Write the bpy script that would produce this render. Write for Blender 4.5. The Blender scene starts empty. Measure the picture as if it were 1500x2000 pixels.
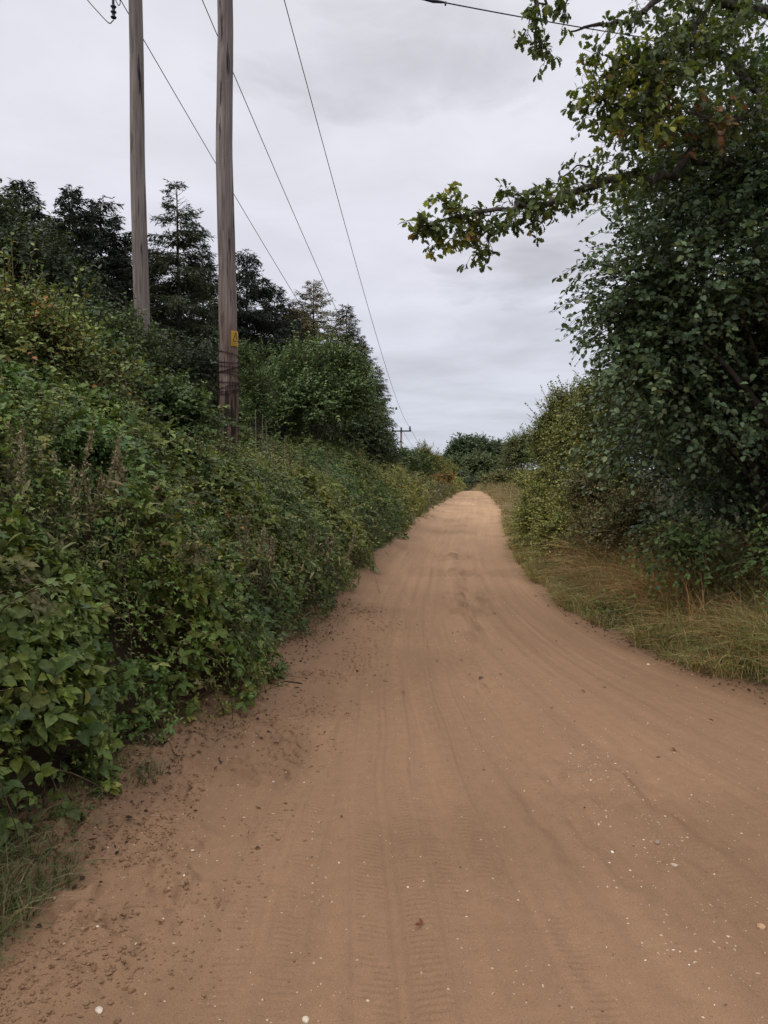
import bpy, math
import numpy as np

RNG = np.random.default_rng(11)
scene = bpy.context.scene
COL = scene.collection
PI = math.pi
CAM_H = 1.65
FPX = 1502.0
PITCH = math.radians(3.24)


# ------------------------------------------------------------------ helpers
def nrm(a):
    a = np.asarray(a, float)
    return a / np.maximum(np.linalg.norm(a, axis=-1, keepdims=True), 1e-9)


def P(px, py, y):
    """world point seen at photo position px,py at depth y"""
    a, b = (px - 750.0) / FPX, (1000.0 - py) / FPX
    dy = math.cos(PITCH) + b * math.sin(PITCH)
    dz = -math.sin(PITCH) + b * math.cos(PITCH)
    return np.array([a / dy * y, y, CAM_H + dz / dy * y])


def GP(px, py, z=0.0):
    b = (1000.0 - py) / FPX
    dy = math.cos(PITCH) + b * math.sin(PITCH)
    dz = -math.sin(PITCH) + b * math.cos(PITCH)
    return P(px, py, (z - CAM_H) * dy / dz)


def ss(a, b, x):
    t = np.clip((x - a) / (b - a), 0, 1)
    return t * t * (3 - 2 * t)


def _hash(ix, iy, iz, seed):
    n = (ix.astype(np.int64) * 374761393 + iy.astype(np.int64) * 668265263 +
         iz.astype(np.int64) * 2147483647 + seed * 1274126177) & 0xFFFFFFFF
    n = ((n ^ (n >> 13)) * 1274126177) & 0xFFFFFFFF
    n = ((n ^ (n >> 16)) * 2246822519) & 0xFFFFFFFF
    return ((n ^ (n >> 15)) & 0xFFFFFF) / float(0xFFFFFF)


def noise3(x, y, z, seed=0):
    x, y, z = np.broadcast_arrays(np.asarray(x, float), np.asarray(y, float), np.asarray(z, float))
    ix, iy, iz = np.floor(x), np.floor(y), np.floor(z)
    fx, fy, fz = x - ix, y - iy, z - iz
    fx, fy, fz = [f * f * (3 - 2 * f) for f in (fx, fy, fz)]
    r = 0
    for a in (0, 1):
        for b in (0, 1):
            for c in (0, 1):
                w = (fx if a else 1 - fx) * (fy if b else 1 - fy) * (fz if c else 1 - fz)
                r = r + w * _hash(ix + a, iy + b, iz + c, seed)
    return r * 2 - 1


def noise2(x, y, seed=0):
    x, y = np.broadcast_arrays(np.asarray(x, float), np.asarray(y, float))
    ix, iy = np.floor(x), np.floor(y)
    fx, fy = x - ix, y - iy
    fx, fy = fx * fx * (3 - 2 * fx), fy * fy * (3 - 2 * fy)
    z = np.zeros_like(ix)
    h = lambda a, b: _hash(ix + a, iy + b, z, seed)
    return ((h(0, 0) * (1 - fx) + h(1, 0) * fx) * (1 - fy) + (h(0, 1) * (1 - fx) + h(1, 1) * fx) * fy) * 2 - 1


def fbm2(x, y, seed=0, octv=3):
    r, a = 0, 1.0
    for k in range(octv):
        r = r + a * noise2(x * 2 ** k + 17.3 * k, y * 2 ** k - 9.1 * k, seed + k)
        a *= .5
    return r


def mesh_obj(name, V, T, mat, parent=None, col=None, origin=None, flat=False):
    V = np.ascontiguousarray(V, np.float32)
    T = np.ascontiguousarray(T, np.int32)
    if origin is not None:
        V = V - np.asarray(origin, np.float32)
    me = bpy.data.meshes.new(name)
    me.vertices.add(len(V))
    me.vertices.foreach_set('co', V.ravel())
    k = T.shape[1]
    me.loops.add(T.size)
    me.loops.foreach_set('vertex_index', T.ravel())
    me.polygons.add(len(T))
    me.polygons.foreach_set('loop_start', np.arange(0, T.size, k, dtype=np.int32))
    if col is not None:
        at = me.attributes.new('Col', 'FLOAT_COLOR', 'POINT')
        c = np.ones((len(V), 4), np.float32)
        c[:, :3] = col
        at.data.foreach_set('color', c.ravel())
    if flat:
        at = me.attributes.new('sharp_face', 'BOOLEAN', 'FACE')
        at.data.foreach_set('value', np.ones(len(T), bool))
    me.materials.append(mat)
    me.update(calc_edges=True)
    o = bpy.data.objects.new(name, me)
    COL.objects.link(o)
    if parent is not None:
        o.parent = parent
    elif origin is not None:
        o.location = [float(c) for c in origin]
    return o


def thing(name, label, cat, loc=(0, 0, 0), group=None):
    o = bpy.data.objects.new(name, None)
    o.empty_display_size = .2
    COL.objects.link(o)
    o.location = [float(c) for c in loc]
    return tag(o, label, cat, group)


def tag(o, label=None, cat=None, group=None, kind=None):
    if label: o['label'] = label
    if cat: o['category'] = cat
    if group: o['group'] = group
    if kind: o['kind'] = kind
    return o


def join(parts):
    """parts: list of (V,T[,C]) -> one"""
    Vs, Ts, Cs, n = [], [], [], 0
    for p in parts:
        Vs.append(p[0]); Ts.append(p[1] + n); n += len(p[0])
        if len(p) > 2: Cs.append(p[2])
    return (np.concatenate(Vs), np.concatenate(Ts)) + ((np.concatenate(Cs),) if Cs else ())


def tubes(Pt, R, k=4):
    """Pt (M,n,3), R (M,n) -> V,T"""
    Pt = np.asarray(Pt, float); R = np.asarray(R, float)
    M, n, _ = Pt.shape
    tan = np.gradient(Pt, axis=1)
    tan = nrm(tan)
    ref = nrm(Pt[:, -1] - Pt[:, 0])
    helper = np.where(np.abs(ref[:, 2:3]) > .8, np.array([[1., 0, 0]]), np.array([[0, 0, 1.]]))
    s = nrm(np.cross(tan, helper[:, None, :]))
    b = np.cross(tan, s)
    a = np.arange(k) * 2 * PI / k
    ring = (s[:, :, None, :] * np.cos(a)[None, None, :, None] + b[:, :, None, :] * np.sin(a)[None, None, :, None])
    V = Pt[:, :, None, :] + ring * R[:, :, None, None]
    idx = np.arange(M * n * k).reshape(M, n, k)
    i0, i1 = idx[:, :-1], idx[:, 1:]
    a0, a1 = i0, np.roll(i0, -1, 2)
    b0, b1 = i1, np.roll(i1, -1, 2)
    T = np.concatenate([np.stack([a0, a1, b1], -1).reshape(-1, 3), np.stack([a0, b1, b0], -1).reshape(-1, 3)])
    return V.reshape(-1, 3), T


def tube(pts, radii, k=10):
    pts = np.asarray(pts, float)
    radii = np.broadcast_to(np.asarray(radii, float), (len(pts),))
    return tubes(pts[None], radii[None], k)


def tube_capped(pts, radii, k=10):
    pts = np.asarray(pts, float)
    radii = np.broadcast_to(np.asarray(radii, float), (len(pts),)).copy()
    p = np.concatenate([pts[:1], pts, pts[-1:]])
    # tiny offsets so that end rings close the tube
    d0, d1 = nrm(pts[1] - pts[0]), nrm(pts[-1] - pts[-2])
    p[0] = pts[0] - d0 * .0015; p[-1] = pts[-1] + d1 * .0015
    r = np.concatenate([[1e-4], radii, [1e-4]])
    return tube(p, r, k)


def box(c, s, rz=0.0):
    c = np.asarray(c, float); s = np.asarray(s, float) / 2
    v = np.array([[x, y, z] for x in (-1, 1) for y in (-1, 1) for z in (-1, 1)], float) * s
    cr, sr = math.cos(rz), math.sin(rz)
    v = np.stack([v[:, 0] * cr - v[:, 1] * sr, v[:, 0] * sr + v[:, 1] * cr, v[:, 2]], -1) + c
    q = [(0, 1, 3, 2), (4, 6, 7, 5), (0, 4, 5, 1), (2, 3, 7, 6), (0, 2, 6, 4), (1, 5, 7, 3)]
    t = []
    for a in q: t += [(a[0], a[1], a[2]), (a[0], a[2], a[3])]
    return v, np.array(t)


def spline(pts, n):
    """Catmull-Rom through pts"""
    pts = np.asarray(pts, float)
    p = np.concatenate([[2 * pts[0] - pts[1]], pts, [2 * pts[-1] - pts[-2]]])
    t = np.linspace(0, len(pts) - 1 - 1e-6, n)
    i = t.astype(int); f = (t - i)[:, None]
    p0, p1, p2, p3 = p[i], p[i + 1], p[i + 2], p[i + 3]
    return .5 * (2 * p1 + (p2 - p0) * f + (2 * p0 - 5 * p1 + 4 * p2 - p3) * f ** 2 + (3 * p1 - p0 - 3 * p2 + p3) * f ** 3)


# ------------------------------------------------------------------ materials
def new_mat(name):
    m = bpy.data.materials.new(name)
    m.use_nodes = True
    nt = m.node_tree
    for n in list(nt.nodes): nt.nodes.remove(n)
    out = nt.nodes.new('ShaderNodeOutputMaterial')
    return m, nt, out


def N(nt, typ, **kw):
    n = nt.nodes.new(typ)
    for k, v in kw.items():
        if k.startswith('i_'):
            n.inputs[k[2:].replace('_', ' ')].default_value = v
        else:
            setattr(n, k, v)
    return n


def mixc(nt, fac, a, b, mode='MIX'):
    n = nt.nodes.new('ShaderNodeMix'); n.data_type = 'RGBA'; n.blend_type = mode
    for s, v in ((0, fac), (6, a), (7, b)):
        if isinstance(v, (int, float)): n.inputs[s].default_value = v
        elif isinstance(v, tuple): n.inputs[s].default_value = v if len(v) == 4 else v + (1,)
        else: nt.links.new(v, n.inputs[s])
    return n.outputs[2]


def ramp(nt, src, stops):
    r = nt.nodes.new('ShaderNodeValToRGB')
    el = r.color_ramp.elements
    while len(el) < len(stops): el.new(.5)
    for e, (p, c) in zip(el, stops):
        e.position = p
        e.color = (c, c, c, 1) if isinstance(c, (int, float)) else tuple(c) + (1,)
    nt.links.new(src, r.inputs[0])
    return r.outputs[0]


def math_n(nt, op, a, b=None, c=None):
    n = nt.nodes.new('ShaderNodeMath'); n.operation = op
    for i, v in enumerate((a, b, c)):
        if v is None: continue
        if isinstance(v, (int, float)): n.inputs[i].default_value = v
        else: nt.links.new(v, n.inputs[i])
    return n.outputs[0]


def leaf_material(name, gloss=.5, spec=.25, trans=.18, back=1.25, tint=(1.15, 1.25, .45)):
    m, nt, out = new_mat(name)
    at = N(nt, 'ShaderNodeAttribute', attribute_name='Col')
    geo = N(nt, 'ShaderNodeNewGeometry')
    tc = N(nt, 'ShaderNodeTexCoord')
    no = N(nt, 'ShaderNodeTexNoise', i_Scale=60.0, i_Detail=2.0)
    nt.links.new(tc.outputs['Object'], no.inputs['Vector'])
    v = ramp(nt, no.outputs[0], [(.3, .72), (.7, 1.25)])
    base = mixc(nt, 1.0, at.outputs['Color'], v, 'MULTIPLY')
    pale = mixc(nt, .18, base, (.16, .17, .13))
    pale = mixc(nt, 1.0, pale, (back, back, back), 'MULTIPLY')
    c = mixc(nt, geo.outputs['Backfacing'], base, pale)
    p = N(nt, 'ShaderNodeBsdfPrincipled', i_Roughness=gloss)
    p.inputs['Specular IOR Level'].default_value = spec
    nt.links.new(c, p.inputs['Base Color'])
    tr = N(nt, 'ShaderNodeBsdfTranslucent')
    nt.links.new(mixc(nt, 1.0, base, tint, 'MULTIPLY'), tr.inputs[0])
    mx = N(nt, 'ShaderNodeMixShader'); mx.inputs[0].default_value = trans
    nt.links.new(p.outputs[0], mx.inputs[1]); nt.links.new(tr.outputs[0], mx.inputs[2])
    nt.links.new(mx.outputs[0], out.inputs[0])
    return m


def plain_material(name, c, rough=.7, spec=.3, metal=0.0, var=.3, scale=30.0):
    m, nt, out = new_mat(name)
    tc = N(nt, 'ShaderNodeTexCoord')
    no = N(nt, 'ShaderNodeTexNoise', i_Scale=scale, i_Detail=4.0)
    nt.links.new(tc.outputs['Object'], no.inputs['Vector'])
    v = ramp(nt, no.outputs[0], [(.3, 1 - var), (.7, 1 + var)])
    p = N(nt, 'ShaderNodeBsdfPrincipled', i_Roughness=rough, i_Metallic=metal)
    p.inputs['Specular IOR Level'].default_value = spec
    nt.links.new(mixc(nt, 1.0, c, v, 'MULTIPLY'), p.inputs['Base Color'])
    nt.links.new(p.outputs[0], out.inputs[0])
    return m


def attr_material(name, rough=.9, spec=.15, scale=250.0, var=.25, bump=.0):
    m, nt, out = new_mat(name)
    at = N(nt, 'ShaderNodeAttribute', attribute_name='Col')
    tc = N(nt, 'ShaderNodeTexCoord')
    no = N(nt, 'ShaderNodeTexNoise', i_Scale=scale, i_Detail=3.0)
    nt.links.new(tc.outputs['Object'], no.inputs['Vector'])
    v = ramp(nt, no.outputs[0], [(.3, 1 - var), (.7, 1 + var)])
    p = N(nt, 'ShaderNodeBsdfPrincipled', i_Roughness=rough)
    p.inputs['Specular IOR Level'].default_value = spec
    nt.links.new(mixc(nt, 1.0, at.outputs['Color'], v, 'MULTIPLY'), p.inputs['Base Color'])
    if bump:
        b = N(nt, 'ShaderNodeBump', i_Strength=bump, i_Distance=.01)
        nt.links.new(no.outputs[0], b.inputs['Height']); nt.links.new(b.outputs[0], p.inputs['Normal'])
    nt.links.new(p.outputs[0], out.inputs[0])
    return m


def bark_material(name, dark, light, scale=8.0):
    m, nt, out = new_mat(name)
    tc = N(nt, 'ShaderNodeTexCoord')
    mp = N(nt, 'ShaderNodeMapping'); mp.inputs['Scale'].default_value = (1, 1, .25)
    nt.links.new(tc.outputs['Object'], mp.inputs[0])
    no = N(nt, 'ShaderNodeTexNoise', i_Scale=scale * 3, i_Detail=6.0)
    nt.links.new(mp.outputs[0], no.inputs['Vector'])
    p = N(nt, 'ShaderNodeBsdfPrincipled', i_Roughness=.9)
    p.inputs['Specular IOR Level'].default_value = .15
    nt.links.new(ramp(nt, no.outputs[0], [(.35, dark), (.65, light)]), p.inputs['Base Color'])
    b = N(nt, 'ShaderNodeBump', i_Strength=.5, i_Distance=.02)
    nt.links.new(no.outputs[0], b.inputs['Height']); nt.links.new(b.outputs[0], p.inputs['Normal'])
    nt.links.new(p.outputs[0], out.inputs[0])
    return m


def pole_material(name, grey, brown, lo, hi, stain):
    """weathered timber: fine vertical grain, shakes, a browner foot"""
    m, nt, out = new_mat(name)
    tc = N(nt, 'ShaderNodeTexCoord')
    def stretched(sx, sz, scale, det=5.0, dist=0.0):
        mp = N(nt, 'ShaderNodeMapping'); mp.inputs['Scale'].default_value = (sx, sx, sz)
        nt.links.new(tc.outputs['Object'], mp.inputs[0])
        no = N(nt, 'ShaderNodeTexNoise', i_Scale=scale, i_Detail=det, i_Distortion=dist)
        nt.links.new(mp.outputs[0], no.inputs['Vector'])
        return no.outputs[0]
    grain = stretched(1, .02, 60)
    broad = stretched(1, .12, 9)
    cracks = stretched(1, .045, 24, 3.0, .3)
    knots = stretched(1, .45, 7.5, 1.0)
    sep = N(nt, 'ShaderNodeSeparateXYZ'); nt.links.new(tc.outputs['Object'], sep.inputs[0])
    f = N(nt, 'ShaderNodeMapRange'); nt.links.new(sep.outputs[2], f.inputs[0])
    f.inputs[1].default_value = lo; f.inputs[2].default_value = hi
    fz = math_n(nt, 'MULTIPLY_ADD', math_n(nt, 'SUBTRACT', broad, .5), 1.6, f.outputs[0])
    fz = ramp(nt, fz, [(.0, 0.0), (1.0, 1.0)])
    c = mixc(nt, fz, brown, grey)
    c = mixc(nt, 1.0, c, ramp(nt, grain, [(.25, .5), (.75, 1.4)]), 'MULTIPLY')
    c = mixc(nt, 1.0, c, ramp(nt, broad, [(.3, .72), (.7, 1.25)]), 'MULTIPLY')
    ck = ramp(nt, cracks, [(.345, .12), (.39, 1.0)])
    c = mixc(nt, 1.0, c, ck, 'MULTIPLY')
    kn = ramp(nt, knots, [(.2, .25), (.245, 1.0)])
    c = mixc(nt, 1.0, c, kn, 'MULTIPLY')
    if stain:
        g = N(nt, 'ShaderNodeMapRange'); nt.links.new(sep.outputs[2], g.inputs[0])
        g.inputs[1].default_value = stain - .25; g.inputs[2].default_value = stain + .55
        s2 = math_n(nt, 'MULTIPLY_ADD', math_n(nt, 'SUBTRACT', stretched(1, .12, 13), .5), 4.5, g.outputs[0])
        c = mixc(nt, ramp(nt, s2, [(.0, .9), (.5, 0.0)]), c, (.018, .014, .012))
    p = N(nt, 'ShaderNodeBsdfPrincipled', i_Roughness=.85)
    p.inputs['Specular IOR Level'].default_value = .2
    nt.links.new(c, p.inputs['Base Color'])
    hgt = math_n(nt, 'ADD', math_n(nt, 'MULTIPLY', grain, .5), ck)
    b = N(nt, 'ShaderNodeBump', i_Strength=.7, i_Distance=.012)
    nt.links.new(hgt, b.inputs['Height']); nt.links.new(b.outputs[0], p.inputs['Normal'])
    nt.links.new(p.outputs[0], out.inputs[0])
    return m


M_LEAF = leaf_material('leaf')
M_WAXY = leaf_material('glossy_leaf', gloss=.42, spec=.34, trans=.16, back=1.35)
M_OAK = leaf_material('oak_leaf', gloss=.5, spec=.25, trans=.30, tint=(1.1, 1.25, .4))
M_NEEDLE = leaf_material('needles', gloss=.6, spec=.15, trans=.06, back=1.0)
M_GRASS = leaf_material('grass_blade', gloss=.55, spec=.25, trans=.25, back=1.05)
M_DEAD = leaf_material('dead_leaf', gloss=.7, spec=.15, trans=.08, back=1.2)
M_TWIG = bark_material('twig_bark', (.035, .026, .018), (.10, .08, .06), 12)
M_CANE = bark_material('cane_bark', (.06, .035, .025), (.13, .10, .055), 14)
M_BARK = bark_material('tree_bark', (.025, .02, .016), (.10, .085, .07), 5)
M_POLE_L = pole_material('pole_grey_timber', (.205, .17, .15), (.20, .165, .135), 0.5, 2.2, 0)
M_POLE_R = pole_material('pole_brown_timber', (.20, .165, .15), (.155, .095, .072), 1.2, 4.6, 1.45)
M_METAL = plain_material('dark_metal', (.035, .035, .04), .5, .5, .6, .3)
M_RUST = plain_material('rusty_wire', (.035, .025, .022), .7, .3, .3, .4)
M_PORC = plain_material('dark_insulator', (.022, .016, .030), .3, .5, 0, .2)
M_WIRE = plain_material('line_wire', (.045, .045, .05), .6, .3, 0, .15)
M_YELLOW = plain_material('yellow_plate', (.46, .26, .015), .5, .3, 0, .15, 18)
M_BLACK = plain_material('black_paint', (.015, .014, .013), .5, .3)
M_STONE = attr_material('flint', .65, .3, 90, .18)
M_SPIKE = attr_material('seed_spike', .9, .1, 120, .3)

# ------------------------------------------------------------------ terrain
_ty = np.arange(-60, 400, .25)
def _table(ys, xs, sm=8):
    t = np.interp(_ty, ys, xs)
    k = np.hanning(sm * 2 + 3); k /= k.sum()
    return np.convolve(np.pad(t, len(k) // 2, mode='edge'), k, 'valid')
_XL = _table([-60, 0, 1.5, 3, 6.6, 10.5, 13.4, 20.6, 33, 45, 52, 58, 66, 75, 90, 110, 400],
             [-2.6, -2.0, -1.75, -1.5, -.92, -.45, -.15, .68, 2.2, 3.9, 4.95, 6.0, 6.3, 5.4, 2.0, -4.0, -64])
_XR = _table([-60, 0, 2.5, 3.6, 5.57, 6.88, 9.18, 14.2, 23.6, 29, 45, 52, 58, 66, 75, 90, 110, 400],
             [14, 5.8, 4.3, 3.55, 2.78, 2.40, 2.16, 2.45, 3.7, 4.5, 6.3, 6.7, 7.1, 7.6, 7.4, 4.6, -1.4, -61])
_ZT = _table([-60, 0, 40, 56, 80, 130, 400], [0, 0, 0.0, .05, -.9, -3.0, -3.0], 20)
xL = lambda y: np.interp(y, _ty, _XL)
xR = lambda y: np.interp(y, _ty, _XR)
zT = lambda y: np.interp(y, _ty, _ZT)


def hedge_h(w, y):
    hh = np.interp(y, [0, 3, 7, 9.5, 12, 14, 20, 30, 45, 60], [1.75, 1.85, 1.85, 1.68, 1.5, 1.6, 1.7, 1.5, 1.3, 1.1])
    w = np.maximum(w, 0)
    return hh * (1 - np.exp(-w / .55)) + .08 * w


TYRES = [(.270, .010, 1.0, .032), (.338, .008, 1.0, .036), (.378, .012, .9, .032), (.200, .012, .7, .034), (.440, .030, .7, .033),
         (.545, .030, .5, .036), (.640, .025, .55, .034), (.740, .03, .45, .036), (.305, .03, .5, .033)]


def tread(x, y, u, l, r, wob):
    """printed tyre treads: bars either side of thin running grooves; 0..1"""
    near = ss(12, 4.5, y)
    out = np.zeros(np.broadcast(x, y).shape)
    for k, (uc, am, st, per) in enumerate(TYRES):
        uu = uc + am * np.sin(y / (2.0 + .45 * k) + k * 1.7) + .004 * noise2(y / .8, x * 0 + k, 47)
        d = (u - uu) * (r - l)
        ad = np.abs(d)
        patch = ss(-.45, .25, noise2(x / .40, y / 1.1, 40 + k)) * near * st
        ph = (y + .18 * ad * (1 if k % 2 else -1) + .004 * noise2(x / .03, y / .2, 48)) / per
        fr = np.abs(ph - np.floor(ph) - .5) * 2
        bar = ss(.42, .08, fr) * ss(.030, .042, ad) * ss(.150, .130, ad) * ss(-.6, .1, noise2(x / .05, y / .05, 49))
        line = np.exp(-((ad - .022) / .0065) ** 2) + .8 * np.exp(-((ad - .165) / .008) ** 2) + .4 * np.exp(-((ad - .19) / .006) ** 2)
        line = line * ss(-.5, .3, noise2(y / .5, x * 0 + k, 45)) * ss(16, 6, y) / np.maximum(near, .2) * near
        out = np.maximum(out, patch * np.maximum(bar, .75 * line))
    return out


def track_detail(x, y):
    """small relief on the sand: ruts, tread prints, crumbs"""
    l, r = xL(y), xR(y)
    u = (x - l) / (r - l)
    inside = ss(-.35, .05, x - l) * ss(-.15, .25, r - x)
    h = .008 * noise2(x / .7, y / 3.0, 3) + .0012 * fbm2(x / .07, y / .16, 9)
    wob = .012 * noise2(y / 1.7, x * 0 + 3.1, 5) + .02 * noise2(y / 6.0, x * 0 + 1.1, 6)
    # long soft wheel ruts that follow the track
    for k, (uc, wd, dp) in enumerate([(.17, .035, .012), (.235, .03, .016), (.29, .02, .010), (.345, .022, .013), (.40, .018, .011),
                                      (.47, .05, .012), (.60, .045, .018), (.68, .03, .012), (.74, .04, .016), (.83, .05, .012)]):
        d = u - uc - wob * (1 + .3 * math.sin(k * 2.1))
        h = h - dp * np.exp(-(d / wd) ** 2) * (.75 + .35 * noise2(y / 2.2, x * 0 + k, 21 + k))
        h = h + .45 * dp * np.exp(-((np.abs(d) - wd * 1.7) / (wd * .6)) ** 2)
    h = h + .018 * np.exp(-((u - .53 - wob) / .05) ** 2) * ss(.2, 9, y)
    # fine longitudinal striae
    h = h + .0045 * noise2((u + wob) * 75, y / 1.6, 31) * ss(14, 6, y)
    h = h + .0026 * noise2((u + wob) * 190, y / .9, 32) * ss(7, 3, y)
    h = h - .0075 * tread(x, y, u, l, r, wob)
    h = h * inside
    # crumbly soil on the left shoulder, disturbed patches in the middle
    cl = ss(-1.25, -.55, l - x) * ss(.55, -.05, l - x) * ss(12, 6, y)
    n = noise2(x / .045, y / .06, 51) + .7 * noise2(x / .1, y / .13, 52)
    h = h + cl * (.030 * np.maximum(n, -.3) * ss(-.3, .3, noise2(x / .5, y / .6, 53)) + .035 * noise2(x / .35, y / .4, 54))
    for (px, py, rr) in ((918, 1165, .30), (905, 1195, .22), (890, 1085, .4), (948, 1332, .16), (905, 1120, .3), (1180, 1560, .35)):
        c = GP(px, py)
        m = np.exp(-(((x - c[0]) / rr) ** 2 + ((y - c[1]) / (rr * 2)) ** 2))
        h = h + m * .045 * noise2(x / .09, y / .16, 60)
    return h


def ground_z(x, y):
    x = np.asarray(x, float); y = np.asarray(y, float)
    l, r = xL(y), xR(y)
    wl, wr = l - x, x - r
    z = zT(y) + (.05 * ss(-.9, -.4, wl) + .12 * ss(-.45, .05, wl)) * ss(60, 25, y)
    bank = .62 * hedge_h(wl, y) * ss(.12, .8, wl)
    bank = bank + (.9 - bank) * ss(3.0, 6.0, wl)
    z = z + bank
    z = z + .10 * ss(-.1, .6, wr) + .40 * ss(.5, 2.4, wr)
    out = np.maximum(ss(.1, .8, wl), ss(.1, .8, wr))
    z = z + out * .10 * fbm2(x / .9, y / .9, 70)
    return z


def surf(x, y):
    return ground_z(x, y) + track_detail(x, y)


# rows get coarser with distance, columns follow the track
rows = [-25.0]
while rows[-1] < 1.7: rows.append(rows[-1] + max(.02, .12 * (1.72 - rows[-1])))
while rows[-1] < 7: rows.append(rows[-1] + .0024 * rows[-1])
while rows[-1] < 140: rows.append(rows[-1] + .009 * rows[-1])
while rows[-1] < 2600: rows.append(rows[-1] * 1.12)
rows = np.array(rows)
NU = 600
ucol = np.linspace(0, 1, NU)
wl_c = np.concatenate([np.arange(.02, .6, .02), np.geomspace(.6, 8, 60), np.geomspace(9, 2500, 26)])
wr_c = np.concatenate([np.arange(.03, .5, .03), np.geomspace(.5, 8, 50), np.geomspace(9, 2500, 26)])
YY = rows[:, None]
Lr, Rr = xL(rows)[:, None], xR(rows)[:, None]
XX = np.concatenate([Lr - wl_c[::-1][None], Lr + (Rr - Lr) * ucol[None], Rr + wr_c[None]], 1)
YG = np.broadcast_to(YY, XX.shape)
ZZ = surf(XX, YG)
nr, nc = XX.shape
GV = np.stack([XX, YG, ZZ], -1).reshape(-1, 3)
idx = np.arange(nr * nc).reshape(nr, nc)
i_l = int(np.searchsorted(-wl_c[::-1], -.5))
i_r = len(wl_c) + NU + int(np.searchsorted(wr_c, .2))


def submesh(c0, c1):
    q = np.stack([idx[:-1, c0:c1], idx[:-1, c0 + 1:c1 + 1], idx[1:, c0 + 1:c1 + 1], idx[1:, c0:c1]], -1).reshape(-1, 4)
    used, inv = np.unique(q, return_inverse=True)
    return GV[used], inv.reshape(-1, 4)


# sand colour: darker brown close by, paler farther off
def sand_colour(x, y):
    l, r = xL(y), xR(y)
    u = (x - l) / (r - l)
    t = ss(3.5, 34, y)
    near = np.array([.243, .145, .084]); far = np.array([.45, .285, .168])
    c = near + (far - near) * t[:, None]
    n = fbm2(x / .8, y / 1.6, 80)
    wob = .012 * noise2(y / 1.7, x * 0 + 3.1, 5) + .02 * noise2(y / 6.0, x * 0 + 1.1, 6)
    st = noise2((u + wob) * 26, y / 5.0, 82) + .7 * noise2((u + wob) * 62, y / 2.6, 85) + .4 * noise2((u + wob) * 130, y / 1.4, 86)
    c = c * (1 + .07 * n + .05 * st)[:, None]
    c = c * (1 - .13 * tread(x, y, u, l, r, wob))[:, None]  # grooves also darkened in the colour, standing in for shadow inside the prints
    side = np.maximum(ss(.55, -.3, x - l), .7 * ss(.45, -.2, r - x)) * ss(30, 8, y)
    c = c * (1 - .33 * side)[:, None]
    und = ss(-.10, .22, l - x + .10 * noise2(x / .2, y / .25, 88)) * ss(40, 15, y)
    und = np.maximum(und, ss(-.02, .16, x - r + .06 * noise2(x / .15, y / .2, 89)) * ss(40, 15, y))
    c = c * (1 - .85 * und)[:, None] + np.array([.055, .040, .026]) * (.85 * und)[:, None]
    damp = ss(.05, .55, noise2(x / .7, y / 1.1, 83)) * .12
    c = c * (1 - damp)[:, None]
    for (px, py, rr) in ((918, 1165, .28), (905, 1195, .2), (890, 1085, .35), (905, 1120, .28), (930, 1240, .2)):
        q = GP(px, py)
        c = c * (1 - .22 * np.exp(-(((x - q[0]) / rr) ** 2 + ((y - q[1]) / (rr * 2.6)) ** 2)) * ss(-.3, .5, noise2(x / .12, y / .3, 87)))[:, None]
    dusty = ss(.35, .75, noise2(x / 1.3, y / 4.0, 84)) * ss(14, 30, y)
    c = c * (1 + .22 * dusty)[:, None]
    return c


m_sand, nt, out = new_mat('sand')
at = N(nt, 'ShaderNodeAttribute', attribute_name='Col')
tc = N(nt, 'ShaderNodeTexCoord')
n1 = N(nt, 'ShaderNodeTexNoise', i_Scale=260.0, i_Detail=3.0)
n2 = N(nt, 'ShaderNodeTexNoise', i_Scale=14.0, i_Detail=6.0)
n3 = N(nt, 'ShaderNodeTexNoise', i_Scale=75.0, i_Detail=4.0)
for n in (n1, n2, n3): nt.links.new(tc.outputs['Object'], n.inputs['Vector'])
c = mixc(nt, 1.0, at.outputs['Color'], ramp(nt, n1.outputs[0], [(.3, .78), (.7, 1.22)]), 'MULTIPLY')
c = mixc(nt, 1.0, c, ramp(nt, n2.outputs[0], [(.3, .95), (.7, 1.05)]), 'MULTIPLY')
c = mixc(nt, 1.0, c, ramp(nt, n3.outputs[0], [(.25, .6), (.33, 1.0), (.74, 1.0), (.82, 1.3)]), 'MULTIPLY')
p = N(nt, 'ShaderNodeBsdfPrincipled', i_Roughness=.95); p.inputs['Specular IOR Level'].default_value = .12
nt.links.new(c, p.inputs['Base Color'])
bsum = math_n(nt, 'ADD', math_n(nt, 'MULTIPLY', n1.outputs[0], .35), n3.outputs[0])
b = N(nt, 'ShaderNodeBump', i_Strength=.45, i_Distance=.006)
nt.links.new(bsum, b.inputs['Height']); nt.links.new(b.outputs[0], p.inputs['Normal'])
nt.links.new(p.outputs[0], out.inputs[0])

m_soil, nt, out = new_mat('soil')
tc = N(nt, 'ShaderNodeTexCoord')
n1 = N(nt, 'ShaderNodeTexNoise', i_Scale=9.0, i_Detail=8.0)
nt.links.new(tc.outputs['Object'], n1.inputs['Vector'])
p = N(nt, 'ShaderNodeBsdfPrincipled', i_Roughness=.95); p.inputs['Specular IOR Level'].default_value = .1
nt.links.new(ramp(nt, n1.outputs[0], [(.3, (.018, .014, .009)), (.5, (.035, .032, .016)), (.72, (.055, .05, .022))]), p.inputs['Base Color'])
b = N(nt, 'ShaderNodeBump', i_Strength=.8, i_Distance=.05)
nt.links.new(n1.outputs[0], b.inputs['Height']); nt.links.new(b.outputs[0], p.inputs['Normal'])
nt.links.new(p.outputs[0], out.inputs[0])

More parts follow.
